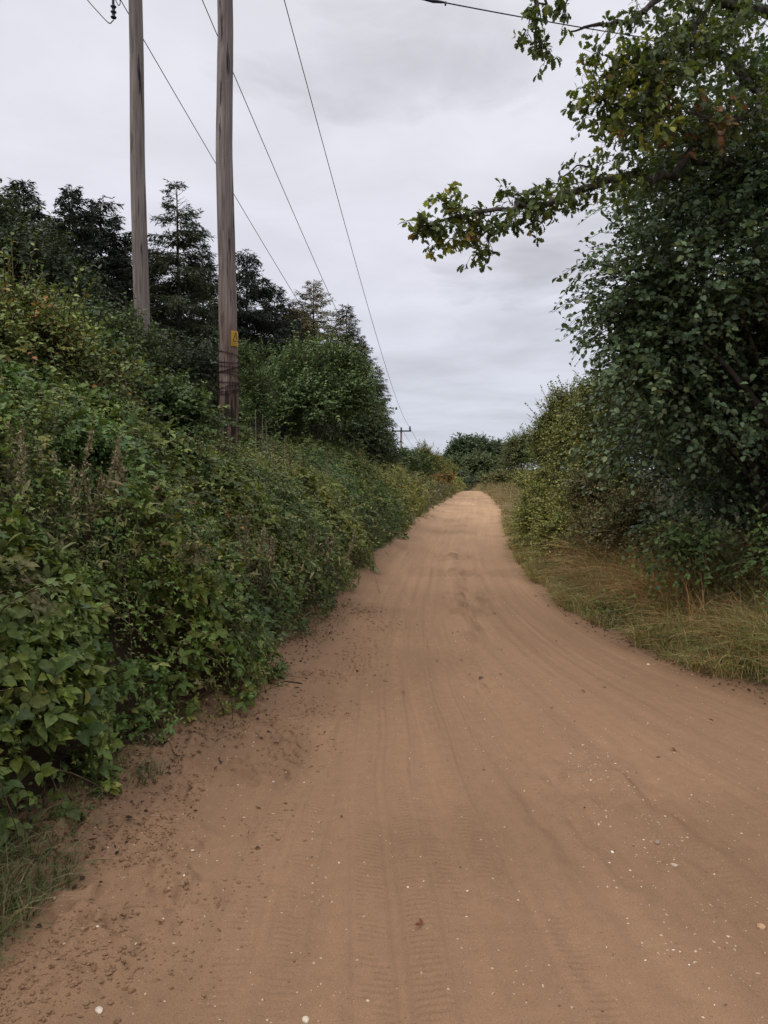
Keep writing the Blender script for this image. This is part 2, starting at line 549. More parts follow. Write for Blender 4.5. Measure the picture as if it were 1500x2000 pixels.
V, Q = submesh(i_l, i_r)
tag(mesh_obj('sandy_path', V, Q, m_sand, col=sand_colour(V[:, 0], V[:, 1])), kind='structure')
VA, QA = submesh(0, i_l)
VB, QB = submesh(i_r, nc - 1)
tag(mesh_obj('ground', np.concatenate([VA, VB]), np.concatenate([QA, QB + len(VA)]), m_soil), kind='structure')

# ------------------------------------------------------------------ leaves
def tmpl(spine_z, halfw, lift, xs):
    """leaf: spine points and two edges; folded along the midrib"""
    n = len(xs)
    v = [(0, 0, 0)]
    for i in range(1, n - 1):
        v += [(xs[i], 0, spine_z[i]), (xs[i] - .03, halfw[i], spine_z[i] + lift * halfw[i]), (xs[i] - .03, -halfw[i], spine_z[i] + lift * halfw[i])]
    v.append((xs[-1], 0, spine_z[-1]))
    t = []
    last = len(v) - 1
    t += [(0, 1, 2), (0, 3, 1)]
    for i in range(1, n - 2):
        a, b2 = 1 + (i - 1) * 3, 1 + i * 3
        t += [(a, b2, b2 + 1), (a, b2 + 1, a + 1), (a, a + 2, b2 + 2), (a, b2 + 2, b2)]
    a = 1 + (n - 3) * 3
    t += [(a, last, a + 1), (a, a + 2, last)]
    return np.array(v, float), np.array(t)


LEAVES = {
    'oval': tmpl([0, .02, -.03, -.16], [0, .27, .24, 0], .35, [0, .32, .68, 1.0]),
    'bramble': tmpl([0, .03, 0, -.05, -.14], [0, .24, .33, .20, 0], .30, [0, .18, .45, .76, 1.0]),
    'lance': tmpl([0, .03, -.02, -.15], [0, .12, .10, 0], .3, [0, .3, .68, 1.0]),
    'mid': tmpl([0, .0, -.12], [0, .28, 0], .35, [0, .48, 1.0]),
    'slim': tmpl([0, .0, -.12], [0, .14, 0], .35, [0, .45, 1.0]),
    'round': tmpl([0, .01, 0, -.08], [0, .36, .34, 0], .2, [0, .3, .7, 1.0]),
    'sprig': (np.array([(0, 0, 0), (.45, .13, .02), (1, 0, -.05), (.45, -.13, .02)], float), np.array([(0, 2, 1), (0, 3, 2)])),
}
# oak: lobed outline
_ow = [0, .06, .17, .10, .25, .14, .31, .17, .26, .12, 0]
_ox = [0, .10, .22, .30, .42, .50, .63, .70, .82, .90, 1.0]
LEAVES['oak'] = tmpl([.06 * math.sin(PI * x) - .14 * x * x for x in _ox], _ow, .25, _ox)


def leaf_mesh(kind, pos, dirs, normals, length, col, wid=1.0):
    tv, tt = LEAVES[kind]
    X = nrm(dirs)
    Z = normals - (normals * X).sum(-1, keepdims=True) * X
    Z = nrm(Z + 1e-6)
    Y = np.cross(Z, X)
    L = np.broadcast_to(np.asarray(length, float), (len(pos),))[:, None, None]
    V = pos[:, None, :] + L * (X[:, None] * tv[None, :, 0:1] + wid * Y[:, None] * tv[None, :, 1:2] + Z[:, None] * tv[None, :, 2:3])
    T = tt[None] + (np.arange(len(pos)) * len(tv))[:, None, None]
    C = np.repeat(col[:, None, :], len(tv), 1)
    return V.reshape(-1, 3).astype(np.float32), T.reshape(-1, 3), C.reshape(-1, 3).astype(np.float32)


def pick(pal, n, rng):
    cols = np.array([q[:3] for q in pal], float)
    w = np.array([q[3] for q in pal], float); w /= w.sum()
    return cols[rng.choice(len(cols), n, p=w)]


def rand_dir(n, rng):
    return nrm(rng.normal(size=(n, 3)))


def lump(d, rng_seed, k=5):
    r = np.random.default_rng(rng_seed)
    s = 0
    for i in range(k):
        f = nrm(r.normal(size=3)) * r.uniform(2.0, 6.5)
        s = s + np.sin(d @ f + r.uniform(0, 6.28)) * r.uniform(.5, 1)
    return s / k


PAL_BRAMBLE = [(.052, .082, .026, 5), (.070, .098, .030, 3), (.086, .116, .032, 1.8), (.040, .070, .032, 2), (.11, .11, .034, .35), (.14, .080, .034, .08)]
PAL_NETTLE = [(.066, .108, .028, 4), (.085, .122, .032, 3), (.048, .085, .026, 2), (.12, .125, .036, .8)]
PAL_OLIVE = [(.080, .088, .038, 4), (.100, .100, .045, 3), (.062, .076, .032, 2), (.13, .110, .055, 1), (.10, .070, .040, .5)]
PAL_SHRUB = [(.045, .080, .028, 4), (.060, .095, .034, 3), (.034, .062, .026, 2), (.085, .110, .036, .8)]
PAL_SALLOW = [(.046, .078, .032, 4), (.060, .092, .038, 3), (.036, .060, .027, 2), (.085, .12, .06, .6)]
PAL_DARK = [(.024, .040, .022, 5), (.034, .052, .028, 3), (.018, .030, .018, 2), (.055, .07, .034, .5)]
PAL_APPLE = [(.030, .050, .028, 5), (.040, .062, .034, 3), (.022, .038, .024, 3), (.060, .078, .038, .6)]
PAL_OAK = [(.046, .070, .026, 5), (.062, .086, .028, 3), (.085, .105, .030, 1.2), (.036, .054, .026, 3), (.12, .085, .032, .15)]
PAL_OAK_Y = [(.110, .125, .028, 4), (.080, .105, .028, 4), (.16, .15, .03, 1.2), (.15, .085, .035, .35)]
PAL_OAK_R = [(.17, .075, .04, 3), (.12, .065, .04, 3), (.10, .085, .035, 2)]
PAL_BIRCH = [(.090, .112, .040, 4), (.115, .128, .042, 3), (.068, .090, .036, 2), (.150, .140, .05, 1)]
PAL_BIRCHG = [(.072, .094, .046, 4), (.092, .108, .050, 3), (.056, .074, .040, 2)]
PAL_SCRUB = [(.082, .098, .032, 4), (.105, .115, .034, 3), (.062, .078, .028, 2), (.14, .12, .045, 1)]
PAL_SPRUCE = [(.020, .030, .020, 5), (.027, .038, .024, 3), (.034, .045, .026, 1), (.038, .034, .022, .7)]
PAL_SPRUCE_G = [(.028, .040, .022, 5), (.040, .052, .026, 3), (.050, .060, .028, 1)]
PAL_LARCH = [(.105, .092, .048, 4), (.085, .082, .042, 3), (.13, .105, .056, 1.5), (.06, .06, .034, 2)]
PAL_FAR = [(.042, .066, .036, 4), (.055, .080, .042, 3), (.032, .052, .032, 2)]
PAL_FARL = [(.066, .092, .046, 4), (.08, .104, .052, 3), (.05, .072, .040, 2)]
PAL_BRACKEN = [(.22, .12, .045, 3), (.16, .12, .04, 3), (.11, .11, .035, 2)]
PAL_ROSE = [(.072, .100, .034, 4), (.095, .122, .040, 3), (.052, .078, .030, 2), (.15, .12, .04, .6), (.16, .08, .04, .25)]


def warm(pal, k, tint=(1.12, 1.0, .78)):
    return [(q[0] * k * tint[0], q[1] * k * tint[1], q[2] * k * tint[2], q[3]) for q in pal]


for _n, _k in dict(PAL_BRAMBLE=1.45, PAL_NETTLE=1.45, PAL_OLIVE=1.45, PAL_SHRUB=1.4, PAL_SALLOW=1.85, PAL_DARK=1.35, PAL_APPLE=1.75, PAL_OAK=1.5,
                   PAL_OAK_Y=1.6, PAL_OAK_R=1.2, PAL_BIRCH=1.8, PAL_BIRCHG=1.7, PAL_SCRUB=2.0, PAL_FAR=1.35, PAL_FARL=1.35, PAL_BRACKEN=1.3,
                   PAL_ROSE=1.3, PAL_SPRUCE=.85, PAL_SPRUCE_G=1.15, PAL_LARCH=1.5).items():
    globals()[_n] = warm(globals()[_n], _k, (1.0, 1.0, .95) if _n in ('PAL_SPRUCE',) else (1.10, 1.0, .80))


def B(px, py, d, rpx, rpy, ry=None):
    c = P(px, py, d)
    return (c[0], c[1], c[2], rpx / FPX * d, ry if ry else rpx / FPX * d * .9, rpy / FPX * d)


def bush(name, label, cat, blobs, n_tw, tw_len, leaf, leaf_len, per, pal, seed, base=None, upright=.5, droop=.25, shell=.45,
         mat=None, amp=.22, shoots=0, shoot_len=.6, stems=10, trunk_r=.03, lowcut=None, group=None, wid=1.0,
         stem_mat=None, stem_name='stem', leaf_name='foliage', twigs=True, bright=1.0, spread=.9, clump=0.0):
    rng = np.random.default_rng(seed)
    mat = mat or M_LEAF
    blobs = np.array(blobs, float)
    if base is None:
        base = np.array([blobs[0][0], blobs[0][1], 0])
        base[2] = ground_z(base[0], base[1]) - .05
    base = np.asarray(base, float)
    area = blobs[:, 3] * blobs[:, 5] + blobs[:, 4] * blobs[:, 5]
    bi = rng.choice(len(blobs), n_tw, p=area / area.sum())
    d = rand_dir(n_tw, rng)
    d[:, 2] = np.where((d[:, 2] < -.35) & (rng.random(n_tw) < .65), -d[:, 2], d[:, 2])
    rr = 1 - np.abs(rng.normal(size=n_tw)) * shell
    rr = np.clip(rr, .12, 1.0)
    lum = np.zeros(n_tw)
    for k in range(len(blobs)):
        mk = bi == k
        lum[mk] = lump(d[mk], seed * 7 + k)
    rr = rr * (1 + amp * 2.2 * lum)
    c = blobs[bi, :3]; rad = blobs[bi, 3:6]
    s = c + d * rad * rr[:, None] - d * tw_len * .5
    ns = shoots
    tdir = nrm(d * spread + np.array([0, 0, upright]) + rng.normal(size=(n_tw, 3)) * .45)
    ln = tw_len * rng.uniform(.6, 1.35, n_tw)
    if ns:
        k = rng.choice(n_tw, ns, p=None)
        top = np.argsort(-(d[:, 2] + rng.normal(size=n_tw) * .25))[:max(ns * 3, 1)]
        k = rng.choice(top, ns)
        s = np.concatenate([s, s[k]]); d = np.concatenate([d, d[k]])
        tdir = np.concatenate([tdir, nrm(d[k] * .5 + np.array([0, 0, 1.0]) + rng.normal(size=(ns, 3)) * .25)])
        ln = np.concatenate([ln, shoot_len * rng.uniform(.6, 1.3, ns)])
        bi = np.concatenate([bi, bi[k]])
    M = len(s)
    gz = ground_z(s[:, 0], s[:, 1])
    keep = s[:, 2] > gz + .02
    if lowcut is not None: keep &= s[:, 2] > lowcut
    bough = np.zeros(len(s))
    if clump:
        bough = noise3(s[:, 0] / clump, s[:, 1] / clump, s[:, 2] / (clump * .6), seed) + .5 * noise3(s[:, 0] / (clump * .45), s[:, 1] / (clump * .45), s[:, 2] / (clump * .3), seed + 1)
        keep &= bough > -.12 + .25 * rng.normal(size=len(s)) * .5
    s, d, tdir, ln, bi, bough = s[keep], d[keep], tdir[keep], ln[keep], bi[keep], bough[keep]
    M = len(s)
    dr = droop * rng.uniform(.3, 1.4, M)
    def curve(t):
        return s[:, None] + tdir[:, None] * (ln[:, None] * t)[..., None] + np.array([0, 0, -1.0]) * (dr[:, None] * ln[:, None] * t ** 2)[..., None]
    root = thing(name, label, cat, base, group)
    if twigs:
        tt = np.array([0, .5, 1.0])[None].repeat(M, 0)
        tr = np.clip(ln[:, None] * .012, .0015, .008) * np.array([1, .7, .35])[None]
        parts = [tubes(curve(tt), tr, 3)]
    else:
        parts = []
    # main stems from the base to inner twigs
    ks = rng.choice(M, min(stems, M), replace=False)
    n = 7
    t = np.linspace(0, 1, n)[None, :, None]
    off = rng.normal(size=(len(ks), 3)) * np.array([.12, .12, 0]) * min(1.0, float(blobs[0][3]))
    p0 = base + off
    p1 = s[ks]
    mid = p0 * .55 + p1 * .45 + np.array([0, 0, .25]) * np.linalg.norm(p1 - p0, axis=1)[:, None] + rng.normal(size=p0.shape) * .12 * np.linalg.norm(p1 - p0, axis=1)[:, None] * .5
    pts = (1 - t) ** 2 * p0[:, None] + 2 * t * (1 - t) * mid[:, None] + t ** 2 * p1[:, None]
    rad2 = trunk_r * rng.uniform(.5, 1.0, len(ks))[:, None] * np.linspace(1, .25, n)[None]
    parts.append(tubes(pts, rad2, 6))
    V, T = join(parts)
    mesh_obj(stem_name, V, T, stem_mat or M_TWIG, root, origin=base)
    # leaves
    per = np.maximum(2, (per * np.clip(ln / tw_len, .6, 1.8)).astype(int))
    ti = np.repeat(np.arange(M), per)
    K = len(ti)
    first = np.repeat(np.cumsum(per) - per, per)
    kk = np.arange(K) - first
    tl = np.clip((kk + .8 + rng.uniform(-.4, .4, K)) / per[ti], .08, 1.0)
    pos = s[ti] + tdir[ti] * (ln[ti] * tl)[:, None] + np.array([0, 0, -1.0]) * (dr[ti] * ln[ti] * tl ** 2)[:, None]
    side = np.cross(tdir[ti], np.array([0, 0, 1.0]) + .3 * rng.normal(size=(K, 3)))
    side = nrm(side) * np.where(kk % 2 == 0, 1, -1)[:, None]
    ld = nrm(tdir[ti] * rng.uniform(.3, 1.0, K)[:, None] + side * rng.uniform(.5, 1.1, K)[:, None] + rng.normal(size=(K, 3)) * .3 + np.array([0, 0, -.25]))
    nm = nrm(np.array([0, 0, .75]) + d[ti] * .55 + rng.normal(size=(K, 3)) * .5)
    twc = np.exp(rng.normal(size=M) * .16 + (.30 * bough if clump else 0))
    pc = pick(pal, M, rng)
    lc = np.where((rng.random(K) < .6)[:, None], pc[ti], pick(pal, K, rng))
    lc = lc * (twc[ti] * np.exp(rng.normal(size=K) * .16) * bright)[:, None]
    L = leaf_len * rng.uniform(.6, 1.25, K)
    V, T, C = leaf_mesh(leaf, pos, ld, nm, L, lc, wid)
    mesh_obj(leaf_name, V, T, mat, root, col=C, origin=base)
    return root


# ------------------------------------------------------------------ bramble bank on the left
def bramble_bank(label, name, cat, y0, y1, w0, w1, n, leaf_len, pal, seed, kind='bramble', canes=26, trif=True, mat=None, depth=.22,
                 lumpy=1.0, cane_len=1.0, wid=1.0, soft=.5, herbs=.5, weeds=1.0):
    rng = np.random.default_rng(seed)

    def S(w, y):
        H = hedge_h(w, y) * (1 + .16 * noise2(y / 1.7, w * 0 + .3, 88) + .08 * noise2(y / .7, w * 0 + .7, 89))
        o1 = noise3(w / 1.0, y / 1.0, 0.5, 90); o2 = noise3(w / .42, y / .42, 2.5, 91); o3 = noise3(w / .17, y / .17, 4.5, 92)
        g = zT(y) + .1
        up = ss(0, .5, w)
        zz = g + H * (1 + .24 * lumpy * o1) + lumpy * (.20 * o2 + .08 * o3) * up + .05 * ss(0, .2, w)
        edge = .16 * noise2(y / .8, w * 0 + 5.1, 95) + .11 * noise2(y / .3, w * 0 + 2.2, 96)
        xx = xL(y) - w + .06 * ss(9, 5, y) - .02 + edge * (1 - .6 * up) - .42 * lumpy * o1 * up - lumpy * (.17 * o2 + .05 * o3) * (.35 + .65 * up)
        return np.stack([xx, y, zz], -1)

    def sample(k):
        y = rng.uniform(y0 - soft, y1 + soft, k * 2)
        q = np.clip(np.minimum(y - y0 + soft, y1 + soft - y) / (2 * soft + 1e-6), 0, 1)
        y = y[rng.random(len(y)) < q][:k]
        w = w0 + (w1 - w0) * rng.random(len(y)) ** 1.35
        e = .04
        p = S(w, y)
        nn = nrm(np.cross(S(w, y + e) - S(w, y - e), S(w + e, y) - S(w - e, y)))
        return p, np.where(nn[:, 2:3] < 0, -nn, nn), y, w

    def tint(c, p):
        q = noise3(p[:, 0] / .6, p[:, 1] / .6, p[:, 2] / .6, 97)[:, None]
        c = c * (1 + q * np.array([.26, .10, -.20])) * np.exp(.38 * noise3(p[:, 0] / .33, p[:, 1] / .33, p[:, 2] / .33, 93))[:, None]
        br = (ss(.56, .9, noise3(p[:, 0] / .38, p[:, 1] / .38, p[:, 2] / .38, 98)) * .75)[:, None]
        return c * (1 - br) + np.array([.085, .055, .032]) * br

    p, nn, y, w = sample(n)
    dep = rng.exponential(depth, len(y)) - .10
    p = p - nn * dep[:, None]
    hole = noise3(p[:, 0] / .34, p[:, 1] / .34, p[:, 2] / .34, 99)
    species = noise3(p[:, 0] / .8, p[:, 1] / .8, p[:, 2] / .8, 100)
    ok = (p[:, 2] > ground_z(p[:, 0], p[:, 1]) + .03) & ((hole > -.34) | (dep > .12)) & (rng.random(len(p)) < np.where(species > .12, .55, 1.0))
    p, nn = p[ok], nn[ok]
    lowz = p[:, 2] - ground_z(p[:, 0], p[:, 1])
    ok = rng.random(len(p)) < np.where(p[:, 1] < 14, .40 + .60 * ss(.04, .26, lowz), 1)
    p, nn = p[ok], nn[ok]
    K = len(p)
    base = np.array([xL(.5 * (y0 + y1)) - .5 * (w0 + w1), .5 * (y0 + y1), 0.]); base[2] = ground_z(base[0], base[1])
    root = thing(name, label, cat, base)
    down = nrm(np.stack([np.full(K, .6), rng.normal(size=K) * .8, np.full(K, -.25)], -1) + rng.normal(size=(K, 3)) * .6)
    nrmv = nrm(nn * .55 + np.array([.0, -.1, .75]) + rng.normal(size=(K, 3)) * .58)
    pc = tint(pick(pal, K, rng) * np.exp(rng.normal(size=K) * .16)[:, None], p)
    parts = []
    X = nrm(down - (down * nrmv).sum(-1, keepdims=True) * nrmv)
    Y = np.cross(nrmv, X)
    size = .88 * leaf_len * np.clip(np.exp(rng.normal(size=K) * .36), .4, 1.9) * (1 + .75 * noise3(p[:, 0] / .42, p[:, 1] / .42, p[:, 2] / .42, 94))
    size = np.minimum(size, leaf_len * 1.45)
    if trif:
        for a, sc in ((0, 1.0), (68, .85), (-68, .85), (118, .65), (-118, .65)):
            m = np.ones(K, bool) if abs(a) < 100 else rng.random(K) < .28
            k = m.sum()
            an = math.radians(a) + rng.normal(size=k) * .15
            dd = X[m] * np.cos(an)[:, None] + Y[m] * np.sin(an)[:, None] + nrmv[m] * rng.normal(size=k)[:, None] * .2
            off = X[m] * (size[m] * (.22 if a == 0 else 0.0))[:, None]
            n2 = nrm(nrmv[m] + rng.normal(size=(k, 3)) * .28)
            parts.append(leaf_mesh(kind, p[m] + off, dd, n2, size[m] * sc * rng.uniform(.85, 1.1, k), pc[m] * np.exp(rng.normal(size=k) * .09)[:, None], wid))
    else:
        parts.append(leaf_mesh(kind, p, down, nrmv, size, pc, wid))
    # small climbers and fine leaves woven through
    k = int(n * .65 * weeds)
    if k:
        q, qn, _, _ = sample(k)
        q = q - qn * (rng.exponential(depth * .7, len(q)) - .12)[:, None]
        q = q[q[:, 2] > ground_z(q[:, 0], q[:, 1]) + .02]
        parts.append(leaf_mesh('mid', q, rand_dir(len(q), rng), nrm(np.array([.2, -.2, .8]) + rng.normal(size=(len(q), 3)) * .6), leaf_len * .48 * rng.uniform(.5, 1.3, len(q)),
                               tint(pick(pal, len(q), rng) * 1.15, q), .9))
    # upright leafy stems (nettles, shoots) that break the outline
    ns = int(n * .035 * herbs)
    stems = []
    if ns:
        q, qn, qy, qw = sample(ns * 3)
        sp = noise3(q[:, 0] / .8, q[:, 1] / .8, q[:, 2] / .8, 100)
        m = np.where((sp > -.05) | (rng.random(len(q)) < .22))[0][:ns]
        q, qn = q[m], qn[m]
        ns = len(q)
        q = q - qn * .10
        d = nrm(np.array([0, 0, .9]) + qn * rng.uniform(.2, .9, (ns, 1)) + rng.normal(size=(ns, 3)) * .32)
        ln = rng.uniform(.20, .55, ns) * (leaf_len / .06) ** .5
        t = np.array([0, .4, .75, 1.0])
        dr = rng.uniform(.0, .5, ns)
        cv = lambda tt: q[:, None] + d[:, None] * (ln[:, None] * tt)[..., None] - np.array([0, 0, 1.0]) * ((dr * ln)[:, None] * tt ** 2)[..., None]
        stems.append(tubes(cv(t[None].repeat(ns, 0)), np.array([.0035, .003, .002, .001])[None].repeat(ns, 0), 3))
        m = 16
        ti = np.repeat(np.arange(ns), m); kk = np.tile(np.arange(m), ns)
        tl = np.clip((kk // 2 + 1.5) / (m / 2 + .8) + rng.normal(size=len(ti)) * .03, .1, 1)
        pos = q[ti] + d[ti] * (ln[ti] * tl)[:, None] - np.array([0, 0, 1.0]) * (dr[ti] * ln[ti] * tl ** 2)[:, None]
        sd = nrm(np.cross(d[ti], rand_dir(ns, rng)[ti] if False else np.array([1.0, .2, 0])))
        sd2 = np.cross(d[ti], sd)
        an = (kk // 2) * (PI / 2) + (kk % 2) * PI + rng.normal(size=len(ti)) * .35
        ld = nrm(sd * np.cos(an)[:, None] + sd2 * np.sin(an)[:, None] + d[ti] * .45 + np.array([0, 0, -.25]))
        cc = np.repeat(pick(PAL_NETTLE + PAL_OLIVE[:2], ns, rng), m, 0) * np.exp(rng.normal(size=len(ti)) * .15)[:, None] * (.85 + .35 * tl)[:, None]
        parts.append(leaf_mesh('lance' if leaf_len < .07 else 'slim', pos, ld, nrm(d[ti] * .8 + rng.normal(size=(len(ti), 3)) * .35), leaf_len * 1.0 * (1.15 - .6 * tl) * rng.uniform(.7, 1.2, len(ti)), tint(cc, pos), 1.5))
    # long arching sprays standing out of the mass
    na = int(n * .006)
    q, qn, qy, qw = sample(na)
    mk = (qw > .22) & (qy > 2.4)
    q, qn, qy, qw = q[mk], qn[mk], qy[mk], qw[mk]
    na = len(q)
    q = q - qn * .12
    d = nrm(np.array([.35, 0, .75]) + qn * .5 + rng.normal(size=(na, 3)) * .5)
    ln = rng.uniform(.5, 1.15, na) * (leaf_len / .06) ** .4
    dr = rng.uniform(.35, 1.0, na)
    cv = lambda i, tt: q[i] + d[i] * (ln[i] * tt)[..., None] - np.array([0, 0, 1.0]) * (dr[i] * ln[i] * tt ** 2)[..., None]
    tt = np.linspace(0, 1, 7)
    stems.append(tubes(np.stack([cv(np.arange(na), np.full(na, t_)) for t_ in tt], 1), np.linspace(.0042, .0014, 7)[None].repeat(na, 0), 4))
    m = 15
    ti = np.repeat(np.arange(na), m)
    tl = np.tile((np.arange(m) + 1.6) / (m + .6), na)
    pos = cv(ti, tl)
    tan = nrm(cv(ti, np.minimum(tl + .05, 1.05)) - pos)
    sd = nrm(np.cross(tan, np.array([0, 0, 1.0]) + rng.normal(size=tan.shape) * .2)) * np.where(np.tile(np.arange(m), na) % 2 == 0, 1, -1)[:, None]
    ax = nrm(tan * .5 + sd * .8 + rng.normal(size=tan.shape) * .2)
    nv = nrm(np.array([0, -.1, .9]) + rng.normal(size=tan.shape) * .35)
    X2 = nrm(ax - (ax * nv).sum(-1, keepdims=True) * nv); Y2 = np.cross(nv, X2)
    sz = leaf_len * .85 * (1.15 - .65 * tl) * rng.uniform(.75, 1.15, len(ti))
    cc = np.repeat(pick(pal, na, rng), m, 0) * np.exp(rng.normal(size=len(ti)) * .12)[:, None] * 1.12
    for a_ in (0, 66, -66):
        dd = X2 * math.cos(math.radians(a_)) + Y2 * math.sin(math.radians(a_))
        parts.append(leaf_mesh(kind, pos + X2 * (sz * (.4 if a_ == 0 else .2))[:, None], dd, nrm(nv + rng.normal(size=nv.shape) * .2), sz * (1.0 if a_ == 0 else .82), cc, wid))
    V, T, C = join(parts)
    mesh_obj('foliage', V, T, mat or M_LEAF, root, col=C, origin=base)
    # arching canes that carry the leaves
    cy = rng.uniform(y0, y1, canes); cw = rng.uniform(w0, w1 * .9, canes)
    a = S(cw + .15, cy); a[:, 2] -= .25
    c = S(np.maximum(cw - .45 * cane_len * rng.uniform(.5, 1.2, canes), -.12), cy + rng.normal(size=canes) * .55 * cane_len)
    c[:, 2] = np.maximum(c[:, 2], zT(c[:, 1]) + .05)
    b = (a + c) / 2 + np.array([.18, -.05, .30]) * cane_len * rng.uniform(.4, 1.1, canes)[:, None]
    t = np.linspace(0, 1, 8)[None, :, None]
    pts = (1 - t) ** 2 * a[:, None] + 2 * t * (1 - t) * b[:, None] + t ** 2 * c[:, None]
    V, T = join([tubes(pts, np.linspace(.0045, .0018, 8)[None].repeat(canes, 0), 4)] + stems)
    tag(mesh_obj('stem', V, T, M_CANE, root, origin=base), kind='stuff')
    return root


bramble_bank('big-leaved bramble thicket at the left edge beside the nearest sand', 'bramble_bush', 'bramble bush', 1.2, 3.5, -.02, 1.5, 7500, .068, PAL_BRAMBLE, 101, canes=30, depth=.16)
bramble_bank('nettle and bramble tangle low on the left bank by the crumbly soil', 'bramble_bush', 'bramble bush', 3.5, 5.2, -.05, 1.7, 13000, .050, PAL_NETTLE, 102, canes=30, depth=.15)
bramble_bank('olive bramble mound below the grey seed spikes on the left bank', 'bramble_bush', 'bramble bush', 5.2, 7.2, -.05, 2.2, 16000, .048, PAL_BRAMBLE, 103, canes=30, depth=.15)
bramble_bank('wide bramble mound sloping to the track in front of the brown pole', 'bramble_bush', 'bramble bush', 7.2, 10.0, -.05, 2.6, 20000, .049, PAL_BRAMBLE, 104, canes=30, depth=.15)
bramble_bank('pale green bramble hump at the foot of the brown pole', 'bramble_bush', 'bramble bush', 10.0, 13.5, -.05, 2.6, 19000, .055, PAL_SCRUB[:3] + PAL_BRAMBLE[:3], 105, canes=30, depth=.16)
bramble_bank('dark bramble bank below the rounded sallow bush', 'bramble_bush', 'bramble bush', 13.5, 18.5, -.05, 2.4, 13500, .075, PAL_BRAMBLE, 106, 'mid', canes=20, depth=.2, soft=.8)
bramble_bank('yellow green scrubby bank spilling to the left track edge farther on', 'scrub_bush', 'scrub bush', 18.5, 27, -.05, 2.2, 14000, .085, PAL_SCRUB, 107, 'mid', canes=14, depth=.2, soft=1.2)
bramble_bank('distant olive hedge bank on the left where the track narrows', 'scrub_bush', 'scrub bush', 27, 45, -.05, 2.4, 15000, .12, PAL_OLIVE, 108, 'mid', canes=8, trif=False, depth=.25, lumpy=1.3, soft=1.5)
bramble_bank('last low hedge bank on the left before the track vanishes', 'scrub_bush', 'scrub bush', 45, 66, -.05, 2.6, 12000, .15, PAL_SCRUB, 109, 'mid', canes=6, trif=False, depth=.3, lumpy=1.5, soft=1.5)

# ------------------------------------------------------------------ shrubs above the bank on the left
bush('rose_bush', 'tall wild rose bush with arching stems at the far left', 'rose bush',
     [B(60, 715, 6.3, 150, 122), B(30, 650, 6.4, 100, 78), B(170, 760, 6.6, 110, 90), B(-80, 720, 6.2, 120, 130)],
     2300, .38, 'oval', .046, 10, PAL_ROSE, 201, clump=.45, shoots=150, shoot_len=.8, stems=24, trunk_r=.012, upright=.6, droop=.45, shell=.35, amp=.25, stem_mat=M_CANE, bright=1.25)
bush('elder_bush', 'leafy green bush at the foot of the grey pole', 'bush',
     [B(280, 800, 8.6, 95, 65), B(205, 745, 8.8, 75, 75), B(355, 830, 8.8, 80, 55)],
     1100, .36, 'oval', .062, 10, PAL_SHRUB, 202, shoots=70, shoot_len=.45, stems=16, trunk_r=.014, upright=.6, shell=.35)
bush('hedge_bush', 'low bright bush between the two wooden poles', 'bush',
     [B(365, 838, 11.6, 65, 50), B(325, 805, 12.2, 60, 50)],
     900, .34, 'oval', .05, 10, PAL_SHRUB, 203, shoots=100, shoot_len=.6, stems=14, trunk_r=.012, upright=.8, shell=.35, bright=1.15)
bush('hedge_bush', 'slim leafy saplings close to the right of the brown pole', 'bush',
     [B(500, 800, 14.5, 45, 100), B(480, 740, 14.8, 30, 75)],
     520, .4, 'lance', .075, 11, PAL_SHRUB, 204, shoots=40, shoot_len=.6, stems=12, trunk_r=.012, upright=1.2, shell=.4, bright=1.2)
bush('sallow_bush', 'large rounded sallow bush right of the brown pole', 'bush',
     [B(615, 795, 18, 105, 100), B(555, 800, 18.4, 80, 95), B(675, 792, 18.6, 72, 92), B(650, 725, 18.8, 60, 50), B(560, 735, 18.8, 50, 50)],
     4200, .5, 'mid', .085, 11, PAL_SALLOW, 205, clump=.7, shoots=220, shoot_len=.8, stems=20, trunk_r=.03, upright=.7, shell=.35, amp=.34)
bush('hawthorn_bush', 'dark bush on the left bank below the distant pole top', 'bush',
     [B(702, 855, 22, 66, 78), B(738, 895, 23, 44, 52), B(685, 825, 22.5, 52, 66)],
     2000, .45, 'mid', .085, 11, PAL_DARK, 206, shoots=60, shoot_len=.7, stems=14, trunk_r=.03, upright=.6, shell=.4, bright=1.35)
bush('hawthorn_bush', 'spiky twiggy bush rising beside the distant pole', 'bush',
     [B(785, 920, 32, 40, 42), B(748, 885, 32, 26, 46), B(815, 922, 34, 32, 34)],
     1300, .5, 'mid', .11, 10, PAL_SHRUB, 207, shoots=60, shoot_len=.6, stems=12, trunk_r=.03, upright=.9, shell=.4, bright=.95)
bush('broom_bush', 'feathery green broom bush above the orange bracken', 'bush',
     [B(850, 918, 44, 24, 30), B(830, 905, 44, 20, 30), B(875, 930, 48, 22, 22)],
     900, .6, 'slim', .17, 11, PAL_SCRUB, 208, shoots=90, shoot_len=1.0, stems=8, trunk_r=.03, upright=1.6, shell=.45, wid=.7)
bush('bracken_patch', 'orange brown bracken clump by the left side of the far track', 'bracken',
     [B(868, 938, 46, 22, 14), B(848, 945, 40, 16, 16)],
     380, .5, 'slim', .18, 10, PAL_BRACKEN, 209, stems=8, trunk_r=.01, upright=.7, shell=.45)
bush('bracken_patch', 'yellowing bracken clump halfway along the left bank', 'bracken',
     [B(800, 960, 26, 22, 20)],
     240, .4, 'slim', .12, 10, [(.15, .125, .04, 3), (.20, .13, .045, 1), (.11, .11, .035, 2)], 210, stems=8, trunk_r=.01, upright=.7, shell=.45)

